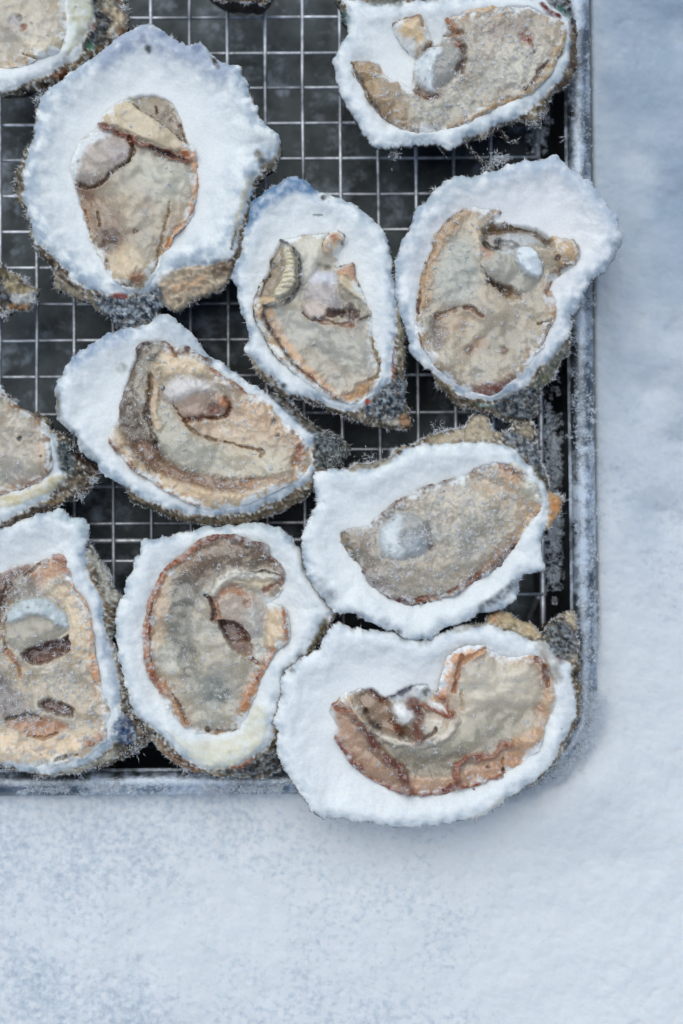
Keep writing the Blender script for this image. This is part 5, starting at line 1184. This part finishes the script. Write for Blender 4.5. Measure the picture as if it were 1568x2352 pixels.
OYS.append(dict(seed=10, crop=(0, 850, 2.352), dz=0.0002, depth=46, icy=0.2, frost=0.2, worm=0.42, base=(194, 189, 178), edge=(160,130,100),
  label='oyster cut off by the left picture edge, smooth beige flesh and brown shell rim',
  O=[(-400,1250),(-100,1130),(0,1108),(45,1165),(95,1228),(152,1288),(232,1328),(300,1328),(362,1378),(422,1448),(482,1498),(562,1558),(622,1648),(682,1718),(772,1760),(755,1860),(722,1932),(642,2002),(562,2032),(442,2092),(322,2162),(200,2212),(80,2262),(0,2292),(-300,2350),(-450,1900)],
  W=[(-390,1265),(-100,1140),(0,1118),(40,1178),(95,1242),(250,1342),(350,1420),(430,1490),(462,1560),(466,1700),(494,1790),(534,1850),(482,1922),(400,2012),(250,2092),(100,2172),(-20,2212),(-300,2270),(-430,1900)],
  M=[(-350,1320),(-50,1160),(0,1142),(40,1195),(120,1262),(250,1326),(340,1405),(408,1482),(427,1560),(434,1680),(424,1790),(384,1850),(300,1912),(180,1962),(60,1992),(-50,2012),(-330,2040),(-400,1700)],
  tuft=[((640,2000),50,80),((740,1880),40,90),((110,1230),16,24),((560,1620),40,30)],
  F=[('XP',[(-200,2045),(60,2002),(250,1955),(420,1850),(520,1840),(480,1922),(350,2002),(200,2062),(50,2102),(-200,2120)],14,(192,186,156),0.85,3),('XS',[(90,2000),(250,1975),(340,1920)],9,(214,214,206),0.7),
     ('HP',[(470,1570),(560,1572),(620,1680),(602,1760),(622,1840),(540,1822),(490,1780),(465,1680)],14,(30,46,46),0.95,-6,0.3),('XS',[(620,1660),(700,1740),(740,1780)],60,(58,34,26),0.85,-4),('XS',[(500,1930),(600,1880),(680,1900)],70,(78,66,48),0.8),('XS',[(0,2270),(200,2180),(400,2080)],40,(64,52,42),0.75),('XS',[(400,2060),(560,1990)],30,(160,140,104),0.6),('XS',[(140,1290),(250,1335),(330,1390)],22,(96,78,58),0.8),
     ('T',[(30,1200),(120,1262),(250,1335),(340,1410),(405,1490)],20,(160,128,98),0.75,1),('T',[(-100,2010),(60,1985),(180,1955),(290,1905),(380,1850),(425,1790)],34,(138,102,78),0.85,1),('S',[(420,1560),(432,1680),(420,1780)],9,(120,96,74),0.8),
     ('D',(162,1552),18,(50,50,52)),('D',(340,1685),10,(70,64,58)),('D',(410,1640),7,(70,64,58)),('D',(160,1400),70,(206,200,190),0.5),('D',(330,1620),50,(200,180,164),0.5)]))

OYS.append(dict(seed=11, crop=(0, 0, 3.4844), dz=-0.0006, depth=46, icy=0.15, frost=0.1, worm=0.3, base=(208, 203, 190), edge=(186,176,150),
  label='oyster cut off by the top left corner with cream flesh and a tiny rust spot',
  O=[(-900,-500),(900,-500),(1480,-80),(1502,80),(1514,200),(1472,340),(1382,430),(1292,512),(1182,602),(1102,692),(972,792),(822,882),(702,952),(622,985),(402,1052),(202,1102),(0,1098),(-400,1052),(-900,700)],
  W=[(-850,-440),(700,-440),(1080,-120),(1110,50),(1150,200),(1052,350),(982,500),(972,620),(882,712),(722,790),(562,890),(382,960),(202,1040),(0,1070),(-400,1020),(-850,650)],
  M=[(-600,-300),(500,-350),(740,-200),(800,0),(812,180),(812,350),(782,500),(722,650),(602,712),(482,722),(342,790),(202,822),(0,832),(-400,800),(-700,400)],
  tuft=[((1480,60),40,50),((480,1100),60,60),((1350,420),50,50),((430,1170),40,60)],
  F=[('XP',[(820,0),(1080,-20),(1120,200),(1040,350),(960,520),(800,690),(860,500),(900,300),(820,180)],22,(186,190,172),0.85),('XS',[(880,300),(870,450),(780,620)],70,(206,216,214),0.8,2),('XS',[(940,540),(830,640),(760,700)],24,(162,152,126),0.7),('XD',(904,100),16,(80,84,70),0.9),('XD',(870,250),60,(160,164,142),0.5),
     ('HP',[(1090,-60),(1200,0),(1210,150),(1330,215),(1250,330),(1280,440),(1130,520),(1010,560),(995,500),(1100,400),(1140,250)],20,(26,29,30),0.95,-4,0.3),('XD',(1060,535),54,(70,130,112),0.85),('XD',(1078,310),42,(122,62,50),0.85),('XS',[(1300,60),(1430,200),(1380,350)],120,(196,184,160),0.75,4),('XS',[(1440,300),(1380,420)],50,(120,78,50),0.8),('XS',[(1330,320),(1370,380)],40,(206,212,214),0.7),('XS',[(640,910),(800,830)],60,(112,72,46),0.75),('XS',[(1200,30),(1350,20)],70,(120,124,118),0.6),
     ('D',(185,275),66,(166,166,172),0.85),('D',(240,235),30,(112,100,96),0.7),('D',(285,362),40,(146,90,64),0.85),('D',(400,330),20,(150,148,138),0.6),
     ('S',[(810,350),(782,500),(722,650)],13,(150,138,112),0.8),('S',[(300,680),(400,714),(600,712)],14,(146,124,98),0.8),('T',[(-100,800),(100,805),(250,800),(345,770)],34,(196,162,128),0.75,1),('D',(540,300),180,(212,206,194),0.5,2),('P',[(340,500),(600,560),(700,640),(480,715),(360,620)],30,(212,206,188),0.7,3)]))

OYS.append(dict(seed=12, crop=(0, 850, 2.352), dz=-0.001, depth=40, icy=0.2, fringe=5,
  label='frosted hinge tip of an oyster poking in at the left edge of the picture',
  O=[(-500,-100),(-60,90),(0,118),(60,168),(132,218),(202,258),(264,300),(250,382),(240,432),(180,472),(100,492),(20,512),(-100,545),(-500,640)],
  W=[(-480,-60),(-180,60),(-120,200),(-160,420),(-480,580)],
  tuft=[((20,530),40,60),((250,420),30,60),((190,250),30,40)],
  F=[('HP',[(-100,240),(-20,260),(30,300),(60,370),(20,420),(-100,430)],20,(26,32,42),0.9,2,0.5),('XS',[(80,300),(180,340),(220,300)],90,(168,158,128),0.75,5),('XS',[(100,400),(200,390),(240,350)],60,(204,212,218),0.8,4),('XS',[(60,460),(180,450)],30,(176,128,84),0.7),('XS',[(0,180),(80,240)],50,(104,98,72),0.7)]))

OYS.append(dict(seed=13, crop=(0, 0, 1.568), dz=-0.001, depth=40, icy=0.2, fringe=5, extfrost=0.5,
  label='lower edge of an oyster just showing at the top of the picture, brown frilled shell',
  O=[(1060,-260),(1105,-70),(1150,-25),(1220,-4),(1300,-14),(1420,-4),(1462,-40),(1520,-260),(1300,-420),(1150,-400)],
  W=[(1100,-250),(1180,-90),(1300,-80),(1400,-90),(1470,-250),(1300,-380)],
  F=[('XS',[(1150,0),(1300,0),(1430,5)],40,(110,84,58),0.7)]))
for spec in OYS:
    oyster(spec)
